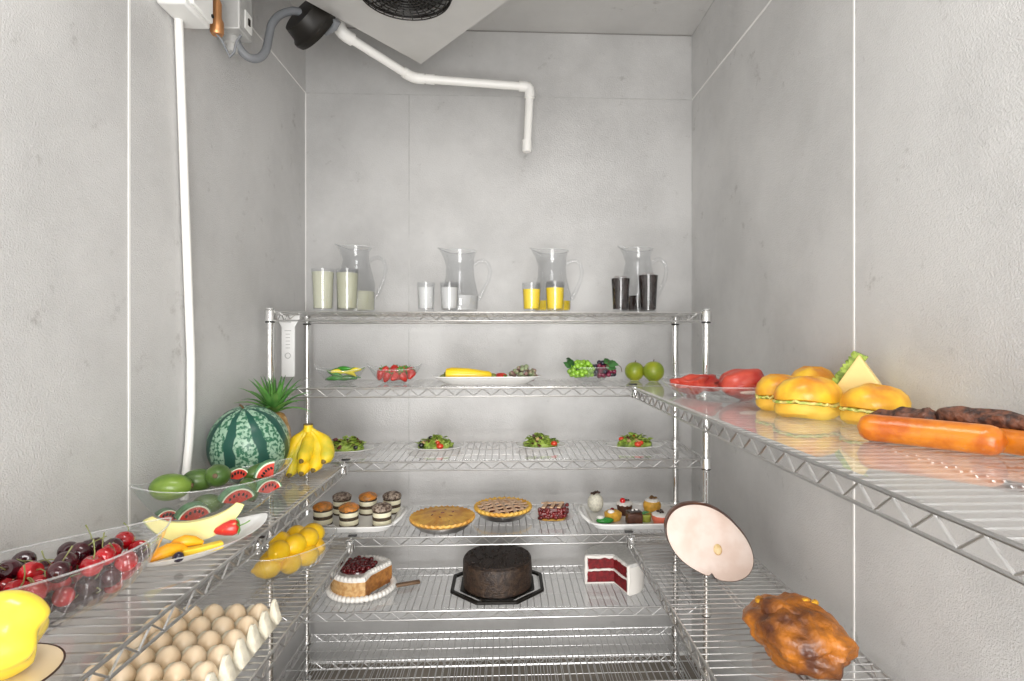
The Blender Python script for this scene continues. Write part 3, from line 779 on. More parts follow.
# chocolate cake on octagonal tray
X, Y = xat(497.5, 2.14), 2.155
oct_ = [(math.cos(PI/8+k*PI/4), math.sin(PI/8+k*PI/4)) for k in range(8)]
R8 = .188
t = thing('octagonal_cake_tray', 'clear octagonal tray with black edges under the dark chocolate cake', 'tray', (X, Y, z5), 0)
def oring(r0, r1, z0, z1):
    g = MB(); g.rings([[Vector((x*r, y*r*.96, z)) for x, y in oct_] for r, z in ((r0, z0), (r1, z0), (r1, z1), (r0, z1))], closed=True); return g
oring(R8*.93, R8, 0, .010).build('outer_black_edge', 'black', t, smooth=False)
oring(R8*.80, R8*.93, .001, .004).build('clear_band', 'liner', t, smooth=False)
g = MB(); g.prism([(x*R8*.80, y*R8*.768) for x, y in oct_], .0, .006); g.build('inner_black_plate', 'black', t, smooth=False)
M['crumb_dark'] = mat('chocolate_crumb', (.045, .026, .017), .5, col2=(.008, .005, .004), vscale=120, bump=1.0, bscale=230)
M['crumb_side'] = mat('chocolate_frosting', (.060, .035, .021), .45, col2=(.022, .012, .008), vscale=60, bump=.8, bscale=180)
t = thing('chocolate_cake', 'tall round dark chocolate cake covered in crumbs on the octagonal tray', 'cake', (X, Y-.012, z5+.0065))
MB().lathe([(.124, 0), (.130, .005), (.131, .06), (.130, .096), (.126, .101), (.001, .101)], 64, warp=lambda p, a: p*(1+.006*math.sin(a*9+p.z*50))).build('frosted_side', 'crumb_side', t)
MB().lathe([(.127, .099), (.1285, .103), (.124, .108), (.08, .109), (.001, .109)], 56, warp=lambda p, a: p+Vector((0, 0, .0022*noise.noise(Vector((p.x*60, p.y*60, 0)))))).build('crumb_top', 'crumb_dark', t)
g0 = MB().ball((0, 0, 0), (.0045, .0035, .003), n=8, k=5).build('chocolate_crumb', 'crumb_dark', t); g0.location = (0, 0, .110)
rr = random.Random(2)
for i in range(90):
    a = rr.uniform(0, 2*PI); q = .12*math.sqrt(rr.random()); o = g0.copy(); COL.objects.link(o); o.location = (q*math.cos(a), q*math.sin(a), .1105); o.rotation_euler = (rr.random(), rr.random(), a); s_ = rr.uniform(.7, 1.4); o.scale = (s_,)*3
# cheesecake
X, Y = xat(362, 2.135), 2.135
pl = dish(.178, .150, .006, .16, .135, .003, e=5, p=.8).build('cake_board', 'glass'); pl.location = (X+.03, Y+.0, z5); tag(pl, 'clear rectangular plastic cake plate under the cherry cheesecake', 'plate')
M['cheese'] = mat('cheesecake_side', (.52, .27, .09), .5, col2=(.70, .45, .20), vscale=70, bump=.6, bscale=150)
M['cheese_cut'] = mat('cheesecake_cut_face', (.55, .24, .06), .5, col2=(.36, .14, .04), vscale=55, bump=.4, bscale=120)
M['cherry_top'] = mat('cherry_topping', (.13, .008, .010), .15, coat=.5)
t = thing('cherry_cheesecake', 'round cheesecake with cherry topping and white piped cream, one wedge cut out', 'cake', (X, Y, z5+.0045))
a0 = math.radians(24)   # the cake fills the turn from a0 round to a1
a1 = math.radians(290); AP = (.046, -.050)
R = .112
def arc_poly(r, a0, a1, n=40): return [AP]+[(r*math.cos(a0+(a1-a0)*i/n), r*math.sin(a0+(a1-a0)*i/n)) for i in range(n+1)]
g = MB(); P = arc_poly(R, a0, a1); n_ = len(P)
vs = [(x, y, z) for z in (.004, .066) for x, y in P]
sides = [(i, (i+1) % n_, n_+(i+1) % n_, n_+i) for i in range(n_)]
g.add(vs, [tuple(range(n_-1, -1, -1)), tuple(range(n_, 2*n_))]+sides[1:-1], 0); g.f += [sides[0], sides[-1]]; g.m += [1, 1]
g.build('cake_body', ['cheese', 'cheese_cut'], t, angle=30)
g = MB(); P = arc_poly(R*.99, a0, a1); g.prism(P, .0655, .0705); g.build('cream_top', 'icing', t, angle=30)
def piped(path, r, sp, name, seed=0):
    # one piped rope made of soft stars run together
    pts = []; L = 0
    for i in range(len(path)-1):
        p, q = Vector(path[i]), Vector(path[i+1]); d_ = (q-p).length; k = max(1, int(d_/(sp/6)))
        for j in range(k): pts.append(p.lerp(q, j/k))
    rad = [r*(.72+.33*abs(math.sin(PI*i/6))) for i in range(len(pts))]
    g = MB(); g.tube(pts, rad, 12); g.build(name, 'icing', t)
def arc3(r, z, b0=a0, b1=a1, n=60): return [(r*math.cos(b0+(b1-b0)*i/n), r*math.sin(b0+(b1-b0)*i/n), z) for i in range(n+1)]
rt = R-.010
piped([(AP[0]-.012, AP[1]+.004, .073)]+arc3(rt, .073, a0+.06, a1-.05)+[(AP[0]-.012, AP[1]-.002, .073)], .0105, .014, 'piped_cream_rim')
piped(arc3(R+.004, .008, a0, 2*PI+a0, 90), .0115, .014, 'piped_cream_base')
MB().lathe([(.004, .0705), (.066, .0705), (.064, .076), (.001, .078)], 30, (-.020, .016, 0)).build('cherry_glaze', 'cherry_top', t)
rr = random.Random(5); c0 = MB().ball((0, 0, 0), (.0095, .0095, .0085), n=12, k=8).build('topping_cherry', 'cherry_top', t); first_ = True
for k in range(44):
    a = k*2.399963; q = .066*math.sqrt(k/44); x, y = q*math.cos(a)-.020, q*math.sin(a)+.016
    o = c0 if first_ else c0.copy()
    if not first_: COL.objects.link(o)
    first_ = False; o.location = (x, y, .081+rr.uniform(-.002, .003))
# cake server
M['wood'] = mat('brown_wood_handle', (.20, .115, .06), .45, var=.3, vscale=30)
x1, y1 = pt5(396, 590); x2, y2 = pt5(420, 586)
t = thing('cake_server', 'cake server with brown handle lying beside the cheesecake', 'cake server', (x1, y1, z5+.010), math.atan2(y2-y1, x2-x1))
L_ = math.hypot(x2-x1, y2-y1)
MB().box((L_/2, 0, .004), (L_, .020, .012)).build('handle', 'wood', t, bevel=.004)
g = MB(); g.prism([(-.03, -.006), (.004, -.006), (.004, .006), (-.03, .006)], .002, .004); g.build('blade', 'chrome', t, smooth=False)
# red velvet cake
M['velvet'] = mat('red_velvet_sponge', (.25, .004, .010), .6, col2=(.14, .002, .006), vscale=70, bump=.7, bscale=180)
M['frost_top'] = mat('coconut_frosting', (.78, .77, .74), .6, var=.12, vscale=90, bump=.6, bscale=200)
X, Y = pt5(614, 584)
t = thing('red_velvet_cake', 'red velvet cake with white frosting, cut open to show two red layers', 'cake', (X, Y, z5))
b0, b1 = math.radians(-72), math.radians(180); RO = .113
def sect(rin, rout, z0, z1, mi=0, inset=0.0, bb0=b0, bb1=b1, n=36):
    P = [(0, 0)] if rin == 0 else []
    out = [(rout*math.cos(bb0+(bb1-bb0)*i/n), rout*math.sin(bb0+(bb1-bb0)*i/n)) for i in range(n+1)]
    if rin: out += [(rin*math.cos(bb1-(bb1-bb0)*i/n), rin*math.sin(bb1-(bb1-bb0)*i/n)) for i in range(n+1)]
    return P+out
HC = .112
def swarp(P, z0, z1, m, name):
    g = MB(); g.prism(P, z0, z1); return g.build(name, m, t, angle=35)
swarp(sect(0, RO-.010, 0, 0), .006, .049, 'velvet', 'red_sponge_layer')
swarp(sect(0, RO-.010, 0, 0), .049, .056, 'icing', 'cream_filling')
swarp(sect(0, RO-.010, 0, 0), .056, .100, 'velvet', 'red_sponge_layer')
swarp(sect(0, RO-.010, 0, 0), .0, .006, 'icing', 'cream_base')
swarp(sect(RO-.010, RO, 0, 0), 0, .100, 'icing', 'side_frosting')
def bead(name, path, r, seed):
    sm = []
    for i in range(len(path)-1):
        for k in range(12): sm.append(Vector(path[i]).lerp(Vector(path[i+1]), k/12))
    sm.append(Vector(path[-1])); g = MB(); g.tube([p+Vector((noise.noise(p*70)*.002, noise.noise(p*70+Vector((9, 0, 0)))*.002, noise.noise(p*60+Vector((0, seed, 0)))*.004)) for p in sm], [r*(1+.5*noise.noise(p*80+Vector((seed, 0, 0)))) for p in sm], 10); return g.build(name, 'icing', t)
PL, PF = (RO*math.cos(b1), RO*math.sin(b1)), (RO*math.cos(b0), RO*math.sin(b0))
bead('frosting_edge', [(PL[0]+.005, PL[1]-.001, .004), (PL[0]+.005, PL[1]-.001, .104), (0, -.001, .104), (PF[0]-.001, PF[1]+.005, .104), (PF[0]-.001, PF[1]+.005, .004)], .0065, 1)
bead('filling_edge', [(PL[0]+.008, -.0005, .053), (-.001, -.0005, .053), (PF[0]-.002, PF[1]+.008, .053)], .0045, 3)
g = MB(); rg = []
P0 = sect(0, RO, 0, 0)
for z, s_ in ((.100, 1), (.107, 1.0), (.112, .965)): rg.append([Vector((x*s_, y*s_, z)) for x, y in P0])
g.rings(rg); g.build('top_frosting', 'frost_top', t, angle=50)

# ---------------------------------------------------------------- left wall shelf, upper
zA = H+ZL[2]+.0032
# watermelon
def stripe_mat():
    m = bpy.data.materials.new('watermelon_rind'); m.use_nodes = True; nt = m.node_tree; N = nt.nodes; L = nt.links
    p = N['Principled BSDF']; p.inputs['Roughness'].default_value = .32
    tc = N.new('ShaderNodeTexCoord'); sp = N.new('ShaderNodeSeparateXYZ'); L.new(tc.outputs['Object'], sp.inputs[0])
    at_ = N.new('ShaderNodeMath'); at_.operation = 'ARCTAN2'; L.new(sp.outputs[1], at_.inputs[0]); L.new(sp.outputs[0], at_.inputs[1])
    n = N.new('ShaderNodeTexNoise'); n.inputs['Scale'].default_value = 17; n.inputs['Detail'].default_value = 4; L.new(tc.outputs['Object'], n.inputs['Vector'])
    a = N.new('ShaderNodeMath'); a.operation = 'MULTIPLY_ADD'; a.inputs[1].default_value = 8.0; L.new(at_.outputs[0], a.inputs[0])
    nn = N.new('ShaderNodeMath'); nn.operation = 'MULTIPLY_ADD'; nn.inputs[1].default_value = 2.6; nn.inputs[2].default_value = -1.3; L.new(n.outputs['Fac'], nn.inputs[0]); L.new(nn.outputs[0], a.inputs[2])
    s = N.new('ShaderNodeMath'); s.operation = 'SINE'; L.new(a.outputs[0], s.inputs[0])
    r = N.new('ShaderNodeValToRGB'); mr = N.new('ShaderNodeMapRange'); mr.inputs[1].default_value = -1; L.new(s.outputs[0], mr.inputs[0]); L.new(mr.outputs[0], r.inputs[0])
    r.color_ramp.elements[0].position = .26; r.color_ramp.elements[0].color = (0, 0, 0, 1); r.color_ramp.elements[1].position = .36; r.color_ramp.elements[1].color = (1, 1, 1, 1)
    n2 = N.new('ShaderNodeTexNoise'); n2.inputs['Scale'].default_value = 105; n2.inputs['Detail'].default_value = 3; L.new(tc.outputs['Object'], n2.inputs['Vector'])
    r2 = N.new('ShaderNodeValToRGB'); L.new(n2.outputs['Fac'], r2.inputs[0]); r2.color_ramp.elements[0].position = .44; r2.color_ramp.elements[1].position = .54
    r2.color_ramp.elements[0].color = (.030, .15, .08, 1); r2.color_ramp.elements[1].color = (.34, .52, .38, 1)
    mx = N.new('ShaderNodeMix'); mx.data_type = 'RGBA'; L.new(r.outputs[0], mx.inputs[0]); mx.inputs[6].default_value = (.012, .085, .06, 1); L.new(r2.outputs[0], mx.inputs[7])
    L.new(mx.outputs[2], p.inputs['Base Color']); return m
M['melon_rind'] = stripe_mat()
t = thing('watermelon', 'whole striped green watermelon standing against the left wall', 'watermelon', (-.742, 1.665, zA+.1155), rot=(math.radians(10), math.radians(-14), .9))
MB().ball((0, 0, 0), (.1095, .1095, .116), n=48, k=28).build('rind', 'melon_rind', t)
MB().tube([(0, 0, .112), (-.002, 0, .121), (-.008, 0, .129)], [.004, .003, .003], 8).build('stem', 'brown_stem', t)
# pineapple
M['pine_skin'] = mat('pineapple_skin', (.78, .55, .28), .55, col2=(.45, .25, .08), vscale=50)
M['pine_leaf'] = mat('pineapple_leaf', (.17, .40, .09), .35, col2=(.05, .20, .04), vscale=14)
t = thing('pineapple', 'pineapple with spiky green crown standing behind the watermelon', 'pineapple', (xat(274, 1.83), 1.83, zA))
def pine(p, a):
    k = math.cos(a*13/2+p.z*95)*math.cos(a*13/2-p.z*95); q = 1+.035*k; return Vector((p.x*q, p.y*q, p.z))
R0 = .052
prof = [(.03, 0)]+[(R0*math.sin(PI*(.16+.72*i/24))**.55, .004+.178*i/24) for i in range(25)]+[(.02, .187)]
MB().lathe(prof, 52, warp=pine).build('body', 'pine_skin', t)
rr = random.Random(3)
for k in range(34):
    a = k*2.4; el = .42+1.08*(k/30)**.8; L = .100+.032*math.sin(PI*k/30)
    pts = []; rad = []
    for i in range(7):
        s = i/6; out = .008+L*s*math.cos(el)*(1+.25*s); up = L*s*math.sin(el)-.050*(s**2.6)*math.cos(el)
        pts.append((out*math.cos(a), out*math.sin(a), .190+up+(k/30)*.014)); rad.append(.0125*(1-s**1.8)+.0006)
    g = MB(); g.tube(pts, rad, 8, flat=.28); g.build('crown_leaf', 'pine_leaf', t)
# bananas
M['banana'] = mat('banana_yellow', (.88, .58, .015), .4, col2=(.52, .47, .04), vscale=16, thr=(.36, .56))
M['banana_tip'] = mat('banana_dark_tip', (.16, .11, .03), .6)
xb, yb = xat(307, 1.76), 1.76
t = thing('banana_bunch', 'bunch of yellow bananas standing tips forward beside the watermelon', 'bananas', (xb, yb, zA))
top = Vector((0, .012, .148))
MB().tube([top+Vector((0, 0, -.012)), top, top+Vector((0, .0, .008))], [.017, .014, .0135], 12).build('crown_stem', 'banana', t)
MB().lathe([(.0145, 0), (.014, .003), (.001, .0035)], 12, tuple(top+Vector((0, 0, .0075)))).build('cut_end', 'banana_tip', t)
tips = [(-.045, -.045, .040), (-.030, -.062, .018), (.006, -.066, .060), (.004, -.060, .022), (.036, -.052, .030), (.062, -.036, .052), (-.040, -.03, .060)]
for (tx, ty, tz) in tips:
    P0 = top+Vector((tx*.12, -.002, -.004)); P2 = Vector((tx, ty, tz)); mid = Vector((tx*1.25, .030+ty*.1, (top.z+tz)/2-.012))
    pts = []; rad = []
    for i in range(13):
        s = i/12; p = P0*(1-s)**2+mid*2*s*(1-s)+P2*s*s; pts.append(p)
        rad.append(.0075+.0145*min(1, max(0, (s-.12)/.25)) if s < .85 else .022-.012*((s-.85)/.15)**2)
    b = MB().tube(pts, rad, 12).build('banana', 'banana', t)
    d_ = (pts[-1]-pts[-2]).normalized()
    MB().tube([pts[-1]-d_*.001, pts[-1]+d_*.005, pts[-1]+d_*.008], [.0085, .0055, .004], 10).build('banana_tip', 'banana_tip', b)
# fruit bowl with avocados and watermelon wedges
bc = Vector((-.690, 1.385)); bdir = math.radians(47)
bo = bowl('long clear glass bowl holding green mangoes and watermelon wedges', (bc.x, bc.y, zA), .182, .094, .084, .095, .050, rz=bdir, point=.4, tip=.020)
def inb(u, v, z): c, s = math.cos(bdir), math.sin(bdir); return (bc.x+u*c-v*s, bc.y+u*s+v*c, zA+z)
M['mango'] = mat('green_mango', (.20, .31, .04), .3, col2=(.10, .20, .025), vscale=14, coat=.2)
M['avocado'] = mat('green_avocado', (.09, .17, .03), .35, col2=(.05, .11, .02), vscale=20, coat=.2)
def mango(label, p, r, rot, m, kind='green_mango', cat='mango'):
    t = thing(kind, label, cat, p, rot=rot)
    MB().ball((0, 0, 0), r, n=26, k=16, fn=lambda u: 1+.08*u.x*abs(u.x)).build('flesh', m, t)
    MB().lathe([(.006, -.001), (.005, .002), (.001, .003)], 12, (r[0]*1.07, 0, 0), rot=RY(PI/2)).build('stem_end', 'brown_stem', t)
    return t
mango('large green mango at the left end of the long glass bowl', inb(-.105, .000, .088), (.043, .033, .030), (0, 0, .3), 'mango')
mango('dark green avocado with its end facing front, in the middle of the long bowl', inb(.000, .004, .094), (.030, .029, .027), (0, -.2, -1.3), 'avocado', 'avocado', 'avocado')
mango('dark green avocado half hidden behind another in the long glass bowl', inb(-.035, .034, .084), (.038, .028, .027), (0, 0, .6), 'avocado', 'avocado', 'avocado')
mango('small dark green avocado leaning at the right end of the long bowl', inb(.100, .020, .082), (.036, .020, .019), (0, -.35, .6), 'avocado', 'avocado', 'avocado')
mango('dark avocado lying low inside the right part of the long bowl', inb(.060, -.024, .054), (.030, .024, .023), (0, 1.2, .6), 'avocado', 'avocado', 'avocado')
mango('dark avocado lying low inside the middle of the long bowl', inb(-.03, -.014, .036), (.034, .024, .022), (0, .1, .6), 'avocado', 'avocado', 'avocado')
M['wm_red'] = mat('watermelon_flesh', (.72, .06, .035), .4, var=.2, vscale=60)
M['wm_white'] = mat('watermelon_pith', (.80, .85, .66), .45)
M['wm_green'] = mat('watermelon_slice_rind', (.14, .34, .16), .35, var=.5, vscale=50)
def melon_wedge(label, p, R, rot, th=.022, span=1.25):
    t = thing('watermelon_wedge', label, 'watermelon wedge', p, rot=rot)
    def band(r0, r1, name, m):
        n = 16; rg = []
        for i in range(n+1):
            a = PI/2-span+2*span*i/n
            rg.append([Vector((r0*math.cos(a), -th/2, r0*math.sin(a))), Vector((r1*math.cos(a), -th/2, r1*math.sin(a))), Vector((r1*math.cos(a), th/2, r1*math.sin(a))), Vector((r0*math.cos(a), th/2, r0*math.sin(a)))])
        g = MB(); g.rings(rg); return g.build(name, m, t, angle=30)
    fl = band(.001, R*.84, 'flesh', 'wm_red'); band(R*.84, R*.93, 'pith', 'wm_white'); band(R*.93, R, 'rind', 'wm_green')
    for k in range(5):
        a = PI/2-span*.7+span*1.4*k/4
        for s in (-1, 1): MB().ball((R*.58*math.cos(a), s*th/2, R*.58*math.sin(a)), (.0028, .001, .0042), n=8, k=6).build('seed', 'black', fl)
    return t
melon_wedge('watermelon wedge lying in the lower left of the long glass bowl', inb(-.068, -.034, .014), .038, (math.radians(12), 0, bdir), .02)
melon_wedge('watermelon wedge in the lower middle of the long glass bowl', inb(.022, -.046, .034), .042, (math.radians(14), 0, bdir), .02)
melon_wedge('watermelon wedge at the right side of the long glass bowl', inb(.100, -.034, .040), .036, (math.radians(8), 0, bdir+.1), .02)
melon_wedge('watermelon wedge standing up at the right tip of the long glass bowl', inb(.128, -.004, .066), .046, (0, math.radians(-38), bdir-.25), .02, .75)
melon_wedge('small watermelon wedge peeking out behind the avocado in the long bowl', inb(.052, .024, .072), .030, (0, 0, bdir), .016)
melon_wedge('small watermelon wedge pressed into the left tip of the long bowl', inb(-.115, -.012, .018), .026, (0, .4, bdir), .02)

# plate with melon slice
pc = Vector((-.622, 1.150)); pd = math.radians(57)
o = dish(.160, .078, .022, .085, .042, .0035, point=.35, tip=.012, p=1.1).build('oval_plate', 'white'); o.location = (pc.x, pc.y, zA); o.rotation_euler = (0, 0, pd)
tag(o, 'white boat-shaped plate with melon slice, strawberry and orange slices', 'plate')
def inp(u, v, z): c, s = math.cos(pd), math.sin(pd); return (pc.x+u*c-v*s, pc.y+u*s+v*c, zA+z)
M['melon'] = mat('melon_flesh', (.90, .80, .36), .4, col2=(.84, .76, .28), vscale=14)
M['melon_skin'] = mat('melon_skin', (.62, .68, .30), .45, var=.2, vscale=40)
M['orange'] = mat('orange_flesh', (.95, .48, .015), .35, col2=(.90, .36, .01), vscale=30)
M['pine_y'] = mat('pineapple_flesh', (.92, .68, .06), .4, col2=(.86, .56, .03), vscale=26)
t = thing('melon_slice', 'pale yellow crescent slice of melon curving up on the white plate', 'melon slice', inp(.014, .016, .016), rz=.62)
Rm = .094; rg = []; rs = []
for i in range(23):
    a = -PI/2-1.13+2.26*i/22; w = .024*math.cos((i-11)/11*PI/2*.86)+.0015; th = .037*math.cos((i-11)/11*PI/2*.72)
    c_, s_ = math.cos(a), math.sin(a); cz = Rm+.002
    def P(r, y): return Vector((r*c_*1.05, y, cz+r*s_))
    rg.append([P(Rm-.0025, -w), P(Rm-.0025, w), P(Rm-th, w*.32), P(Rm-th, -w*.32)])
    rs.append([P(Rm-.0025, -w), P(Rm, -w*.6), P(Rm+.001, 0), P(Rm, w*.6), P(Rm-.0025, w), P(Rm-.003, 0)])
MB().rings(rg).build('flesh', 'melon', t, angle=35); MB().rings(rs).build('skin', 'melon_skin', t, angle=50)
o = dup(s0, 'big red strawberry lying on its side at the right of the melon plate'); place(o, inp(.052, -.030, .036), rot=(0, -PI/2+.1, PI+.45), scale=(1.05, 1.05, 1.25)); o['category'] = 'strawberry'
if 'group' in o: del o['group']
t = thing('orange_wedge', 'curved orange fruit wedge at the left of the melon plate', 'orange wedge', inp(-.062, -.030, .022), rz=pd-.1)
MB().tube([(-.034, 0, -.003), (-.018, 0, .004), (0, 0, .007), (.018, 0, .004), (.034, 0, -.003)], [.004, .011, .013, .011, .004], 12).build('flesh', 'orange', t)
t = thing('orange_wedge', 'second orange fruit wedge, right of the first one on the melon plate', 'orange wedge', inp(-.028, -.022, .026), rz=pd-.5)
MB().tube([(-.030, 0, -.003), (-.015, 0, .005), (0, 0, .008), (.015, 0, .005), (.030, 0, -.002)], [.004, .010, .012, .010, .005], 12).build('flesh', 'orange', t)
t = thing('pineapple_slice', 'flat yellow pineapple slice in front on the melon plate', 'pineapple slice', inp(-.010, -.052, .019), rz=pd-.25)
MB().prism([(-.036, -.008), (.0, -.013), (.034, -.010), (.034, .008), (0, .006), (-.034, .010)], -.006, .007).build('flesh', 'pine_y', t, bevel=.002)
t = MB().ball((0, 0, 0), (.010, .010, .0095), n=16, k=10).build('black_grape', 'grape_black'); t.location = inp(-.058, -.056, .020); tag(t, 'single black grape on the front edge of the melon plate', 'grape')

# cherry bowl
cc = Vector((-.722, .880)); cd_ = math.radians(56)
bowl('long clear boat-shaped glass bowl heaped with dark and red cherries', (cc.x, cc.y, zA), .205, .096, .084, .13, .050, rz=cd_, point=.42, tip=.014)
M['cherry_red'] = mat('cherry_red', (.50, .006, .012), .12, coat=.6, var=.4, vscale=25)
M['cherry_dark'] = mat('cherry_dark', (.060, .006, .012), .12, coat=.6, var=.5, vscale=25)
M['cherry_stem'] = mat('cherry_stem', (.22, .24, .08), .5)
def make_cherry(m):
    t = empt('cherry'); r = .0135
    MB().lathe([(.001, -r*.95), (r*.5, -r*.86), (r*.87, -r*.5), (r, 0), (r*.93, r*.45), (r*.62, r*.80), (r*.3, r*.82), (.001, r*.70)], 18).build('flesh', m, t)
    MB().tube([(0, 0, r*.7), (.002, 0, r*1.2), (.007, .002, r*1.8), (.016, .003, r*2.2)], [.001, .0007, .0007, .0011], 6).build('stem', 'cherry_stem', t)
    return t
cr_, cdk = make_cherry('cherry_red'), make_cherry('cherry_dark'); used = {0: 0, 1: 0}
rr = random.Random(12); pts = []
cc_, ss_ = math.cos(cd_), math.sin(cd_)
for lv, (zc_, ea, eb) in enumerate(((.018, .128, .040), (.037, .150, .052), (.056, .166, .062), (.074, .166, .060))):
    tries = 0; lim = 900
    while tries < lim:
        tries += 1; u, v = rr.uniform(-ea, ea), rr.uniform(-eb, eb)
        if (u/ea)**2+(v/eb)**2 > 1 or (abs(u)/ea) > .98-.25*(v/eb)**2*2: continue
        z = zc_+rr.uniform(-.004, .004)
        if all((u-a)**2+(v-b)**2+(z-c)**2 > .0262**2 for a, b, c in pts): pts.append((u, v, z))
for (u, v, z) in pts:
    k = 0 if rr.random() < .45 else 1; src = (cr_, cdk)[k]
    o = dup(src) if used[k] else src; used[k] = 1
    place(o, (cc.x+u*cc_-v*ss_, cc.y+u*ss_+v*cc_, zA+z+.001), rot=(rr.uniform(-1.2, 1.2), rr.uniform(-1.2, 1.2), rr.uniform(0, 6.28)), scale=rr.uniform(1.08, 1.25))
    tag(o, ('bright red glossy cherry with thin stem in the long bowl' if k == 0 else 'dark maroon glossy cherry with thin stem in the long bowl'), 'cherry', ('bright red cherries' if k == 0 else 'dark maroon cherries')+' in the boat-shaped bowl')
# bell pepper on a plate
M['bell'] = mat('yellow_bell_pepper', (.95, .72, .06), .22, coat=.4)
M['cream_plate'] = mat('cream_plate', (.82, .70, .50), .3, coat=.3)
M['rim_brown'] = mat('dark_brown_rim', (.05, .025, .015), .35)
X, Y = -.640, .715
t = thing('small_plate', 'small cream plate with dark brown rim under the yellow bell pepper', 'plate', (X, Y, zA))
MB().lathe([(.045, 0), (.052, .002), (.078, .010), (.0785, .012), (.052, .005), (.001, .004)], 44).build('plate_body', 'cream_plate', t)
MB().tube([(.0785*math.cos(a*PI/24), .0785*math.sin(a*PI/24), .0112) for a in range(48)], .0014, 8, closed=True).build('painted_rim', 'rim_brown', t)
t = thing('bell_pepper', 'glossy bright yellow bell pepper in the near left corner', 'bell pepper', (X+.012, Y+.012, zA+.057), rot=(.1, -1.3, .35)); t.scale = (1.05, 1.05, 1.05)
def lobes(u):
    a = math.atan2(u.y, u.x); h_ = math.sqrt(max(0, 1-u.z*u.z))
    return 1+.10*math.cos(4*a)*h_-.30*max(0, abs(u.z)-.80)*5*.8
MB().ball((0, 0, 0), (.048, .046, .047), n=56, k=30, fn=lobes).build('flesh', 'bell', t)
MB().tube([(0, 0, .030), (0, .002, .042), (.006, .004, .052)], [.008, .005, .006], 10).build('stem', 'green_stem', t)

# ---------------------------------------------------------------- left wall shelf, lower
zB = H+ZL[3]+.0006
lc = Vector((-.640, 1.70)); ld = math.radians(55)
bowl('rounded clear glass bowl of lemons on the lower left shelf', (lc.x, lc.y, zB), .158, .096, .074, .085, .052, rz=ld, point=.15, tip=.012)
M['lemon'] = mat('lemon_yellow', (.93, .60, .015), .3, bump=.3, bscale=300, col2=(.86, .50, .01), vscale=18, coat=.2)
def make_lemon():
    t = empt('lemon')
    MB().lathe([(.001, -.041), (.004, -.040), (.006, -.036), (.016, -.028), (.0255, -.012), (.0275, .0), (.0255, .013), (.016, .027), (.008, .033), (.006, .036), (.001, .037)], 24, rot=RY(PI/2)).build('peel', 'lemon', t)
    MB().lathe([(.003, 0), (.0022, .002), (.001, .0025)], 8, (.0365, 0, 0), rot=RY(PI/2)).build('stem_scar', 'brown_stem', t)
    return t
lm = make_lemon(); ff = True
LEM = ((-.075, -.012, .036, .3, 0), (-.018, -.030, .034, 1.2, .1), (.040, -.028, .036, .9, .1), (.085, .0, .040, 2.2, .1), (.03, .030, .036, .7, 0), (-.035, .028, .036, .5, 0),
                                         (-.048, -.020, .074, 1.4, .2), (.004, -.018, .076, .7, -.1), (.056, -.008, .078, 1.0, .2), (-.012, .026, .080, 2.0, .1), (.090, .012, .080, .6, .3), (.044, .030, .082, 1.4, 0))
for i, (u, v, z, yaw_, pit) in enumerate(LEM):
    o = lm if ff else dup(lm); ff = False; c, s = math.cos(ld), math.sin(ld)
    place(o, (lc.x+u*c-v*s, lc.y+u*s+v*c, zB+z), rot=(0, pit, yaw_+ld-.6), scale=1.14)
    lay = z > .055; k_ = sorted([q[0] for q in LEM if (q[2] > .055) == lay]).index(u)
    tag(o, 'yellow lemon in the glass bowl, %s from the near left end in the %s layer' % (ORD[k_], 'upper' if lay else 'lower'), 'lemon', 'lemons in the glass bowl')
# egg tray
M['egg'] = mat('cream_egg', (.93, .78, .58), .35, col2=(.90, .70, .47), vscale=8, spec=.5)
M['carton'] = mat('paper_egg_carton', (.88, .82, .66), .8, var=.15, vscale=60, bump=.4, bscale=120)
dx, dy = .0520, .0600; ex, ey = -.5850, 1.3600; NCx, NR = 5, 6
t = thing('egg_carton', 'pale paper egg tray filled with cream eggs on the lower left shelf', 'egg carton', (ex+dx*.5-dx*NCx/2, ey+dy*.5-dy*NR/2, zB))
W_, L2 = dx*NCx, dy*NR
g = MB(); NXs, NYs = NCx*8, NR*8; top = []
def hz(x, y):
    u = (x+W_/2)/dx; v = (y+L2/2)/dy
    c_ = -math.cos(2*PI*u)*.5-math.cos(2*PI*v)*.5       # 1 at cup centres, -1 at peaks
    return .024-.020*c_
for j in range(NYs+1):
    for i in range(NXs+1):
        x = -W_/2+W_*i/NXs; y = -L2/2+L2*j/NYs; top.append(Vector((x, y, hz(x, y))))
k = len(top); fs = []
for j in range(NYs):
    for i in range(NXs):
        a = j*(NXs+1)+i; fs.append((a, a+1, a+NXs+2, a+NXs+1)); fs.append((k+a, k+a+NXs+1, k+a+NXs+2, k+a+1))
g.add(top+[p-Vector((0, 0, .003)) for p in top], fs); g.build('cup_tray', 'carton', t, angle=80)
g = MB()   # raised scalloped edge on the right side
rg = []
for j in range(NR*12+1):
    y = -L2/2+L2*j/(NR*12); ph = abs(math.sin(PI*(y+L2/2)/dy)); hh = .020+.036*(1-ph**2.2)**.8
    rg.append([Vector((W_/2-.002, y, .004)), Vector((W_/2+.016, y, .004)), Vector((W_/2+.018, y, .008)), Vector((W_/2+.004, y, hh)), Vector((W_/2-.004, y, hh))])
g.rings(rg); g.build('scalloped_edge', 'carton', t, angle=60)
egg0 = MB().lathe([(.001, -.0225), (.009, -.0212), (.0165, -.0155), (.0208, -.006), (.0218, .001), (.0205, .009), (.016, .0185), (.0095, .026), (.004, .029), (.001, .0297)], 24).build('egg', 'egg')
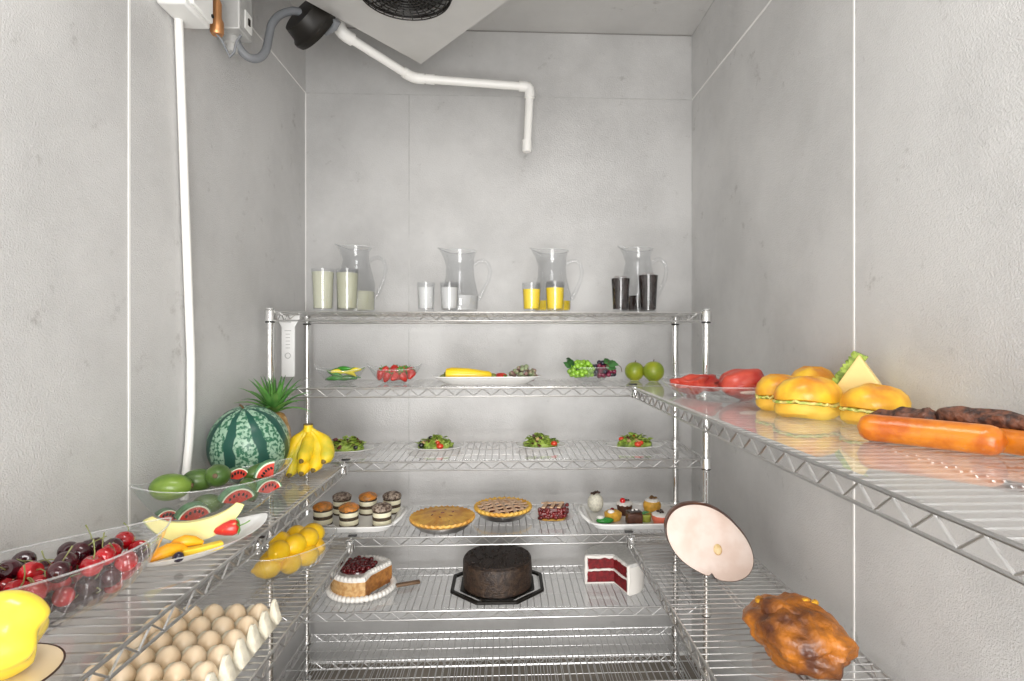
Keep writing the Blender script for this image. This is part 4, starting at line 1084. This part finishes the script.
for j in range(NR):
    for i in range(NCx):
        o = egg0 if (i == 0 and j == 0) else egg0.copy()
        if not (i == 0 and j == 0): COL.objects.link(o)
        o.location = (ex-dx*i, ey-dy*j, zB+.0305); o.rotation_euler = (rr.uniform(-.12, .12), rr.uniform(-.12, .12), rr.uniform(0, 6)); o.scale = (1.08, 1.08, 1.0)
        tag(o, 'cream egg in the paper tray, %s row from the back, %s from the scalloped edge' % (ORD[j], ORD[i]), 'egg', 'eggs in the paper tray')

# ---------------------------------------------------------------- right wall shelf, upper
zC = H+ZL[1]+.0034
bowl('large oval clear glass platter with red meat on the right shelf', (.607, 1.60, zC), .255, .146, .042, .16, .10, rz=math.radians(83), point=0, tip=.004, name='glass_platter', p=1.2)
M['meat'] = mat('raw_red_meat', (.44, .018, .010), .35, col2=(.58, .07, .04), vscale=18, coat=.1, thr=(.45, .62))
M['fat'] = mat('pale_meat_fat', (.85, .62, .52), .4)
def blob(r, seed, amp=.15, fr=2.0, c=(0, 0, 0), rot=None, n=40, k=24):
    return MB().ball(c, r, rot, n=n, k=k, fn=lambda u: 1+amp*noise.noise(u*fr+Vector((seed, seed*.3, 0))))
t = thing('raw_meat', 'flat slab of raw red meat on the glass platter, the left piece', 'meat', (xat(696, 1.64), 1.64, zC+.034), rot=(0, -.03, .25))
blob((.078, .050, .027), 3, .35, 2.2).build('lean_meat', 'meat', t)
t = thing('raw_meat', 'thick rounded piece of raw red meat on the glass platter, beside the buns', 'meat', (xat(744, 1.50), 1.50, zC+.046), rot=(0, 0, .1))
blob((.066, .052, .042), 8, .25, 1.6).build('lean_meat', 'meat', t)
MB().ball((-.010, -.046, -.020), (.030, .006, .005), RZ(.1), n=18, k=8).build('fat_seam', 'fat', t)
# buns
M['bun'] = mat('golden_bun_crust', (.95, .58, .04), .38, col2=(.74, .27, .012), vscale=16, coat=.15, thr=(.34, .58), bump=.25, bscale=60)
M['bun_side'] = mat('soft_bun_base', (.96, .66, .10), .5, col2=(.90, .50, .05), vscale=14)
M['sand_lettuce'] = mat('sandwich_lettuce', (.32, .48, .06), .4, col2=(.78, .66, .22), vscale=60)
def bun(label, X, Y, r, h, rz, seed, ell=1.15):
    t = thing('filled_bun', label, 'sandwich bun', (X, Y, zC), rz)
    wv = lambda p, a: Vector((p.x*ell*(1+.03*math.sin(2*a+seed)), p.y, p.z+.002*math.sin(3*a+seed)))
    MB().lathe([(r*.80, 0), (r*.97, h*.10), (r, h*.22), (r*.95, h*.34), (.001, h*.36)], 40, warp=wv).build('bottom_half', 'bun_side', t)
    g = MB(); g.lathe([(r*.94, h*.34), (r*1.03, h*.37), (r*.98, h*.42), (.001, h*.42)], 90, warp=lambda p, a: wv(Vector((p.x*(1+.05*noise.noise(Vector((math.cos(a)*9, math.sin(a)*9, seed)))), p.y*(1+.05*noise.noise(Vector((math.cos(a)*9, math.sin(a)*9, seed)))), p.z+.002*noise.noise(Vector((math.cos(a)*16, math.sin(a)*16, seed)))+.006*noise.noise(Vector((math.cos(a)*5, math.sin(a)*5, seed))))), a)); g.build('lettuce_filling', 'sand_lettuce', t)
    MB().lathe([(r*.90, h*.40), (r*1.0, h*.45), (r*1.01, h*.56), (r*.93, h*.74), (r*.72, h*.90), (r*.40, h*.985), (.001, h)], 40, warp=lambda p, a: wv(p, a)+Vector((0, 0, .004*noise.noise(Vector((p.x*18, p.y*18, seed)))))).build('top_half', 'bun', t)
    return t
bun('golden filled bun, leftmost on the right shelf beside the meat', xat(779, 1.33), 1.325, .050, .082, .2, 1)
bun('large golden filled bun in front, between the leftmost bun and the cheese sandwich', xat(808, 1.20), 1.20, .059, .086, -.1, 2)
bun('golden bun mostly hidden behind the other filled buns', xat(812, 1.36), 1.36, .052, .098, .4, 3)
bun('wide golden filled bun in front of the triangular cheese sandwich', xat(873, 1.09), 1.085, .056, .078, .1, 4, 1.12)
M['cheese_y'] = mat('pale_cheese_slice', (.96, .74, .30), .45, var=.05)
M['bread'] = mat('white_bread', (.93, .72, .34), .7, bump=.4, bscale=200)
t = thing('triangular_sandwich', 'tall triangular cheese and lettuce sandwich standing behind the wide bun', 'sandwich', (.757, 1.180, zC), rz=-.76)
tri = [(-.078, 0), (.090, 0), (.006, .135)]
def tprism(poly, y0, y1, m, name, bev=.003):
    g = MB(); g.rings([[Vector((x, y, z)) for x, z in poly] for y in (y0, y1)]); return g.build(name, m, t, bevel=bev, smooth=False)
tprism(tri, -.004, .010, 'cheese_y', 'front_slice'); tprism([(x*1.0-.002, z*.97) for x, z in tri], .024, .040, 'bread', 'back_slice')
g = MB(); rg = []
for i in range(31):
    s = i/30; x = -.078+.086*s; z = .004+.130*s; q = .004*math.sin(i*1.7)
    rg.append([Vector((x-.012-q, .011, z+.006+q)), Vector((x-.014+q, .017, z+.008)), Vector((x-.010, .024, z+.005-q)), Vector((x+.012, .024, z-.004)), Vector((x+.012, .011, z-.004))])
g.rings(rg); g.build('lettuce_edge', 'lettuce', t)
tprism([(-.068, .004), (.068, .004), (.009, .124)], .0105, .0235, 'sand_lettuce', 'filling', 0)
# sausages
M['sausage'] = mat('orange_sausage', (.70, .22, .012), .3, col2=(.50, .11, .006), vscale=26, coat=.15, bump=.5, bscale=40)
M['jerky'] = mat('dark_dried_sausage', (.20, .075, .04), .4, col2=(.04, .018, .014), vscale=70, bump=1.0, bscale=110, coat=.1)
def sausage(label, p0, p1, r, m='sausage', amp=0., seed=0, name='sausage', cat='sausage'):
    a, b = Vector(p0), Vector(p1); L = (b-a).length; t = thing(name, label, cat, (a+b)/2, rot=(0, -math.asin((b.z-a.z)/L), math.atan2(b.y-a.y, b.x-a.x)))
    pts = []; rad = []; n = 30
    for i in range(n+1):
        s = i/n; x = -L/2+L*s; e_ = min(s, 1-s)*L; q = math.sqrt(max(0, 1-(1-min(1, e_/r))**2)) if e_ < r else 1
        pts.append((x, .004*math.sin(s*PI), .0)); rad.append(max(.001, r*q*(1+amp*noise.noise(Vector((s*5+seed, seed, 0))))))
    g = MB(); g.tube(pts, rad, 20)
    if amp: g.v = [tuple(Vector(v)*(1+0.0)+Vector((0, 0, 0))+Vector((v[0]*0, v[1], v[2]))*(amp*.9*noise.noise(Vector((v[0]*30, v[1]*110, v[2]*110+seed))))) for v in g.v]
    g.build('casing', m, t)
    return t
sausage('long fat glossy orange sausage in front on the right shelf', (.595, .925, zC+.0225), (.722, .775, zC+.0225), .0225)
sausage('orange sausage lying behind the long front one on the right shelf', (.690, .900, zC+.019), (.790, .700, zC+.019), .0185)
sausage('orange sausage at the right edge, only its end seen beyond the front sausage', (.712, .735, zC+.020), (.765, .560, zC+.020), .0195)
sausage('dark wrinkled dried sausage behind the orange ones, the left piece', (.672, 1.010, zC+.022), (.722, .905, zC+.036), .0175, 'jerky', .35, 2, 'dried_sausage')
sausage('dark wrinkled dried sausage against the right wall, the right piece', (.728, .918, zC+.040), (.805, .700, zC+.040), .0195, 'jerky', .35, 5, 'dried_sausage')

# ---------------------------------------------------------------- right wall shelf, lower
zD = H+ZL[3]+.0006
M['ham_face'] = mat('ham_cut_face', (.70, .54, .46), .45, col2=(.78, .65, .58), vscale=14)
M['ham_skin'] = mat('ham_brown_skin', (.22, .075, .03), .35, col2=(.12, .035, .015), vscale=22, coat=.3, bump=.3, bscale=60)
M['bone'] = mat('ham_bone', (.80, .62, .34), .4, col2=(.66, .46, .2), vscale=80)
M['marrow'] = mat('bone_edge', (.50, .25, .10), .5)
t = thing('half_ham', 'half ham with pale pink cut face tilted to the front, brown skin', 'ham', (xat(709, 1.60), 1.60, zD), rot=(0, 0, -.10))
inc = math.radians(-18); hr = Matrix.Rotation(inc, 3, 'X')   # face leans back
fa = math.radians(-33)
NA = 64
def face_r(a):
    r = 1/math.sqrt((math.cos(a)/.133)**2+(math.sin(a)/.090)**2)
    r *= 1+.025*math.cos(3*a+.4)
    d_ = (a-(-.98)+PI) % (2*PI)-PI           # notch at the bottom
    return r*(1-.13*math.exp(-(d_/.075)**2))
rings_ = []; hz_ = .094
for (sc, dep, up) in ((1.0, 0, 0), (1.012, .006, .003), (1.035, .03, .007), (.90, .085, -.004), (.72, .125, -.010), (.45, .150, -.018), (.1, .160, -.022)):
    rg = []
    for j in range(NA):
        a = 2*PI*j/NA; r = face_r(a)*sc; x = r*math.cos(a); z = r*math.sin(a)
        x, z = x*math.cos(fa)-z*math.sin(fa), x*math.sin(fa)+z*math.cos(fa)
        rg.append(hr @ Vector((x+dep*.12, dep, z+up))+Vector((0, 0, .100)))
    rings_.append(rg)
g = MB(); g.rings(rings_, cap0=False); g.v = [(x, y, max(z, .0005)) for x, y, z in g.v]; g.build('skin', 'ham_skin', t)
g = MB(); R0_ = [hr @ (hr.inverted() @ (v-Vector((0, 0, .100)))*1)+Vector((0, 0, .100)) for v in rings_[0]]
cen = Vector((0, 0, .100)); g.rings([[cen+(v-cen)*.985+hr @ Vector((0, .004, 0)) for v in R0_], [cen+(v-cen)*.985+hr @ Vector((0, -.0015, 0)) for v in R0_], [cen+(v-cen)*.95+hr @ Vector((0, -.003, 0)) for v in R0_], [cen+(v-cen)*.5+hr @ Vector((0, -.0035, 0)) for v in R0_]])
g.build('cut_face', 'ham_face', t, angle=60)
bp = hr @ Vector((.022, -.004, -.020))+cen
MB().lathe([(.014, -.004), (.014, .002), (.011, .0035), (.001, .004)], 20, tuple(bp), sx=.85, sy=1.1, rot=hr @ RX(PI/2)).build('bone', 'bone', t)
MB().tube([bp+hr @ Vector((.0125*math.cos(a)*.85, -.002, .0125*math.sin(a)*1.1)) for a in [i*PI/7-2.6 for i in range(9)]], .0013, 6).build('bone_edge', 'marrow', t)
# roast bird on plate
o = dish(.135, .110, .012, .10, .075, .003, p=.9).build('glass_plate', 'glass'); o.location = (.600, 1.185, zD); tag(o, 'round clear glass plate under the roast meat on the lower right shelf', 'plate')
M['roast'] = mat('glazed_roast_skin', (.60, .20, .015), .38, col2=(.10, .030, .012), vscale=11, coat=.15, bump=1.0, bscale=70, thr=(.36, .66))
M['roast_gold'] = mat('golden_roast_meat', (.90, .50, .03), .35, col2=(.62, .25, .02), vscale=50, bump=.6, bscale=70)  # lighter golden colour for small patches on the roast
t = thing('roast_turkey', 'large glazed golden brown roast bird lying on the lower right shelf', 'roast meat', (.617, 1.165, zD+.064), rot=(0, .0, 0)); t.scale = (.82, .82, .84)
rotm = RZ(math.radians(-62)) @ RY(math.radians(0))
def rb(u):
    return 1+.20*noise.noise(u*1.6+Vector((2.2, 0, 1)))+.10*noise.noise(u*4+Vector((1, 4, 1)))+.035*noise.noise(u*10)
MB().ball((0, 0, 0), (.135, .098, .074), rotm, n=80, k=48, fn=rb).build('body', 'roast', t)
MB().ball((-.040, .075, .004), (.050, .036, .044), RZ(.7), n=40, k=24, fn=rb).build('breast_end', 'roast', t)
def drum(p0, p1, r0, r1, m='roast', name='drumstick'):
    p0, p1 = Vector(p0), Vector(p1); pts = [p0.lerp(p1, s/10) for s in range(11)]
    rad = [max(.003, (r0+(r1-r0)*(s/10))*(math.sin(PI*min(1, .12+s/10*.9))**.35)) for s in range(11)]
    MB().tube(pts, rad, 18).build(name, m, t)
drum((-.055, .045, .045), (.010, -.055, .058), .040, .018); drum((.045, .020, .040), (.065, -.090, .030), .038, .017)
drum((-.060, -.010, .020), (-.004, -.110, .0), .034, .020, 'roast', 'wing')
for (p, r_, rz_) in (((.030, .010, .078), (.014, .010, .008), .3), ((.052, .006, .074), (.016, .010, .008), .8), ((.012, .018, .077), (.010, .008, .007), .1), ((.045, -.080, .048), (.012, .009, .008), .5), ((-.055, .090, .046), (.020, .012, .008), 1.2)):
    MB().ball(p, r_, RZ(rz_), n=16, k=10, fn=lambda u: 1+.2*noise.noise(u*3)).build('golden_skin_patch', 'roast_gold', t)

# ---------------------------------------------------------------- walls and ceiling equipment
def wallpt(px, py, X):      # a point of a side wall plane seen at a photo pixel
    Y = yat(px, X); d = X*sY+Y*cY; return Vector((X, Y, H+(PY0-py)*d/F_PX))
# white cable duct on the left wall
pts = [wallpt(px, py, XL+.014) for px, py in ((178, 0), (179, 30), (182, 110), (185, 200), (188, 280), (191, 360), (191, 410), (189, 445), (186, 474), (184, 500))]
sm = []
for i in range(len(pts)-1):
    for k in range(4): sm.append(pts[i].lerp(pts[i+1], k/4))
sm.append(pts[-1])
g = MB(); g.tube(sm, .0105, 10); o = g.build('drain_hose', 'pvc'); o.name = 'electrical_conduit'; tag(o, 'long white conduit running down the left wall from the light box', 'conduit')
# white fixture box
p0 = wallpt(163, 0, XL); p1 = wallpt(219, 0, XL)
ya, yb_ = yat(163, XL+.02), yat(206, XL+.06); zlow = .815
t = thing('junction_box', 'white plastic box high on the left wall above the conduit', 'junction box', (XL+.002, (ya+yb_)/2, H+zlow))
ww = yb_-ya
MB().box((.035, 0, .10), (.07, ww, .20)).build('box_body', 'white_box', t, bevel=.006)
MB().box((.074, ww*.06, .095), (.012, ww*.80, .165)).build('lid', 'white_box', t, bevel=.004)
for sy in (-1, 1): 
    for sz in (.03, .16): MB().lathe([(.005, 0), (.005, .003), (.001, .004)], 10, (.080, ww*.06+sy*ww*.34, sz), rot=RY(PI/2)).build('screw', 'black', t)
# grey metal boxes
ya, yb_ = yat(222, XL+.05), yat(258, XL+.01)
t = thing('control_box', 'grey metal electrical box high on the left wall beside the white box', 'electrical box', (XL+.002, 1.69, H+.885))
ww = .085
MB().box((.045, 0, .15), (.09, ww, .30)).build('box_body', 'grey_box', t, bevel=.004)
MB().box((.092, ww*.1, .045), (.004, .045, .055)).build('switch_plate', 'white_box', t, bevel=.002)
MB().box((.095, ww*.1, .045), (.004, .012, .02)).build('switch', 'black', t, bevel=.001)
MB().lathe([(.022, 0), (.022, -.02), (.017, -.024), (.017, -.045), (.001, -.046)], 16, (.045, ww*.1, 0)).build('cable_gland', 'grey_box', t)
# copper elbow
q = ptd(217, 22, 1.53)
t = thing('copper_valve', 'small copper valve between the white and the grey wall boxes', 'valve', q)
MB().lathe([(.014, -.035), (.017, -.03), (.017, .0), (.012, .01), (.012, .05), (.008, .06)], 16).build('valve_body', 'copper', t)
MB().tube([(0, 0, -.034), (.012, .005, -.05), (.02, .008, -.07), (.03, .01, -.09), (.04, .012, -.075), (.045, .015, -.045), (.05, .03, -.02)], .0035, 8).build('thin_tube', 'grey_hose', t)
# flexible grey hose
pts = [ptd(234, 32, 1.66), ptd(238, 46, 1.67), ptd(248, 57, 1.69), ptd(259, 58, 1.72), ptd(266, 50, 1.75), ptd(269, 36, 1.78), ptd(272, 24, 1.80), ptd(280, 15, 1.83), ptd(292, 11, 1.86), ptd(300, 12, 1.88)]
g = MB(); sp = []
def catmull(P, k=6):
    out = []
    for i in range(len(P)-1):
        p0, p1, p2, p3 = P[max(i-1, 0)], P[i], P[i+1], P[min(i+2, len(P)-1)]
        for j in range(k):
            s = j/k; out.append(.5*((2*p1)+(-p0+p2)*s+(2*p0-5*p1+4*p2-p3)*s*s+(-p0+3*p1-3*p2+p3)*s**3))
    return out+[P[-1]]
g.tube(catmull(pts), .0125, 12); tag(g.build('flexible_conduit', 'grey_hose'), 'thick grey flexible conduit looping from the grey box to the cooler', 'conduit')
# evaporator cooler
ZP = 1.08
A = Vector((*at(421, 64, ZP), 0)); B = Vector((*at(305, 0, ZP), 0)); C_ = Vector((*at(508, 0, ZP), 0))
Be = A+(B-A)*1.5; Ce = A+(C_-A)*1.75; De = Be+Ce-A
poly = [A, Be, De, Ce]; cen = (A+De)/2
t = thing('ceiling_evaporator', 'grey ceiling-hung cooler unit with round fan grille under the ceiling', 'cooling unit', (cen.x, cen.y, H+ZP))
def pp(f, z): return [Vector((*(v-cen).xy*f, z)) for v in poly]
fc = Vector((xat(407, 1.80), 1.765, 0))-cen
def hole_ring(r, z, n=48): return [Vector((fc.x+r*math.cos(2*PI*i/n), fc.y+r*math.sin(2*PI*i/n), z)) for i in range(n)]
# bottom pan with the fan opening: outline resampled to 48 points facing the hole
def outline(f, z, n=48):
    Q = pp(f, z); res_ = []
    for i in range(n):
        d_ = Vector((math.cos(2*PI*i/n), math.sin(2*PI*i/n))); best = None
        for k in range(4):
            a, b = Q[k].xy-fc.xy, Q[(k+1) % 4].xy-fc.xy; e1 = b-a; den = d_.x*e1.y-d_.y*e1.x
            if abs(den) < 1e-9: continue
            tt = (a.x*e1.y-a.y*e1.x)/den; uu = (a.x*d_.y-a.y*d_.x)/den
            if tt > 0 and -1e-6 <= uu <= 1+1e-6 and (best is None or tt < best): best = tt
        res_.append(Vector((fc.x+d_.x*best, fc.y+d_.y*best, z)))
    # snap nearest samples to the corners
    for c_ in Q:
        j = min(range(n), key=lambda i: (res_[i]-c_).length); res_[j] = c_.copy()
    return res_
g = MB(); g.rings([hole_ring(.142, .02), hole_ring(.142, 0), outline(1, 0), outline(1, .012), outline(.97, .02)], cap0=False, cap1=False, closed=True); g.build('bottom_pan', 'evap', t, angle=30)
g = MB(); g.rings([pp(.96, .02), pp(.96, ZC-ZP-.004)], cap0=False, cap1=True); g.build('housing', 'evap', t, smooth=False)
gr_ = thing('fan_grille', 'x', 'x'); gr_.parent = t; gr_.location = (fc.x, fc.y, 0)
for k_ in list(gr_.keys()): del gr_[k_]
for i in range(9):
    r = .030+.014*i; MB().tube([(r*math.cos(a*PI/24), r*math.sin(a*PI/24), -.012-.004*math.cos(i/9)) for a in range(48)], .0021, 6, closed=True).build('guard_ring', 'black', gr_)
for k in range(28):
    a = k*2*PI/28; MB().tube([(.03*math.cos(a), .03*math.sin(a), -.0125), (.142*math.cos(a), .142*math.sin(a), -.011), (.146*math.cos(a), .146*math.sin(a), .0)], .002, 6).build('guard_spoke', 'black', gr_)
MB().lathe([(.031, -.016), (.031, -.012), (.001, -.012)], 24).build('guard_hub', 'black', gr_)
MB().lathe([(.146, -.004), (.146, .004), (.138, .004), (.138, -.004)], 48).build('guard_frame', 'black', gr_) if False else None
MB().tube([(.1445*math.cos(a*PI/24), .1445*math.sin(a*PI/24), -.003) for a in range(48)], .0045, 8, closed=True).build('guard_frame', 'black', gr_)
for k in range(4):
    a = k*PI/2+.4; g = MB(); g.rings([[RZ(a) @ Vector((x, y, .045+z)) for x, y, z in ((r, -.02-.1*r, -.012), (r, .02+.1*r, .012), (r, .02+.1*r, .015), (r, -.02-.1*r, -.009))] for r in (.02, .06, .10, .13)]); g.build('fan_blade', 'black', gr_)
MB().lathe([(.028, .03), (.028, .09), (.001, .09)], 20).build('fan_motor', 'black', gr_)
# black drain cup beside it
q = ptd(313, 25, 1.93)
t = thing('plastic_cover', 'round black plastic cover hanging beside the ceiling cooler', 'cover', q, rot=(math.radians(62), math.radians(18), math.radians(-48))); t.scale = (1.25, 1.25, 1.25)
MB().lathe([(.052, -.02), (.070, -.018), (.074, -.008), (.074, .0), (.066, .008), (.060, .040), (.001, .044)], 40).build('cover_body', 'black', t)
MB().lathe([(.030, -.026), (.030, -.018), (.001, -.016)], 24).build('boss', 'black', t)
MB().tube([(.03, .0, -.026), (.055, .02, -.03), (.065, .035, -.022)], [.010, .009, .012], 10).build('outlet', 'grey_hose', t)
# pvc drain pipe
P1, P2, P3, P4 = ptd(340, 32, 2.02), ptd(413, 78, 2.25), ptd(530, 87, 2.31), ptd(527, 151, 2.31)
t = thing('drain_pipe', 'white plastic drain pipe running from the cooler along the back wall', 'pipe', P2)
Lc = lambda v: v-P2
def straight(a, b, name='pipe_run', r=.0165): MB().tube([Lc(a), Lc(b)], r, 18).build(name, 'pvc', t)
straight(P1, P2); straight(P2, P3); straight(P3, P4)
def elbow(a, m, b, r=.0205, k=.045):
    d1 = (a-m).normalized(); d2 = (b-m).normalized(); pts = [m+d1*k, m+d1*k*.5]
    pts = [m+d1*k]+[(m+d1*k*.55)*(1-s)**2+m*2*s*(1-s)+(m+d2*k*.55)*s*s for s in [i/6 for i in range(7)]]+[m+d2*k]
    MB().tube([Lc(p) for p in pts], r, 18).build('elbow', 'pvc', t)
elbow(P1, P2, P3); elbow(P2, P3, P4)
d_ = (P2-P1).normalized(); P0 = P1+Vector((-.01, -.0, .06))
elbow(P0, P1, P2, .023, .05); MB().tube([Lc(P2+(P3-P2).normalized()*.05), Lc(P2+(P3-P2).normalized()*.085)], .0195, 18).build('coupling', 'pvc', t)
straight(P1, P0)
MB().tube([Lc(P4+Vector((0, 0, .045))), Lc(P4), Lc(P4-Vector((0, 0, .004)))], [.0195, .0195, .016], 18).build('end_cap', 'pvc', t)
# white strip thermometer hanging by the rear corner
q = ptd(288.5, 318, 2.12)
t = thing('wall_bracket', 'white plastic strip with a wide top hanging behind the left shelf posts', 'bracket', q)
MB().prism([(-.043, -.006), (.043, -.006), (.043, .006), (-.043, .006)], -.006, .010).build('top_plate', 'white', t, bevel=.002)
g = MB(); g.rings([[Vector((x, y, z)) for x, z in ((-.040, -.004), (-.024, -.034), (-.024, -.222), (.024, -.222), (.024, -.034), (.040, -.004))] for y in (-.006, .006)]); g.build('strip', 'white', t, bevel=.001, smooth=False)
for k in range(6): MB().box((0, -.0065, -.048-.013*k), (.016 if k else .024, .001, .0022)).build('scale_mark', 'grey_box', t, smooth=False)
MB().tube([(.010*math.cos(a*PI/12), -.0065, -.142+.010*math.sin(a*PI/12)) for a in range(24)], .0013, 6, closed=True).build('ring_mark', 'grey_box', t)
# unseen lamp body, added under the ceiling to go with the fill light
t = thing('added_ceiling_lamp', 'long enclosed lamp added unseen under the ceiling for fill light', 'lamp', (0, .55, ZTOP-.001))
MB().box((0, 0, -.025), (1.0, .36, .05)).build('added_lamp_housing', 'white_box', t, bevel=.01)
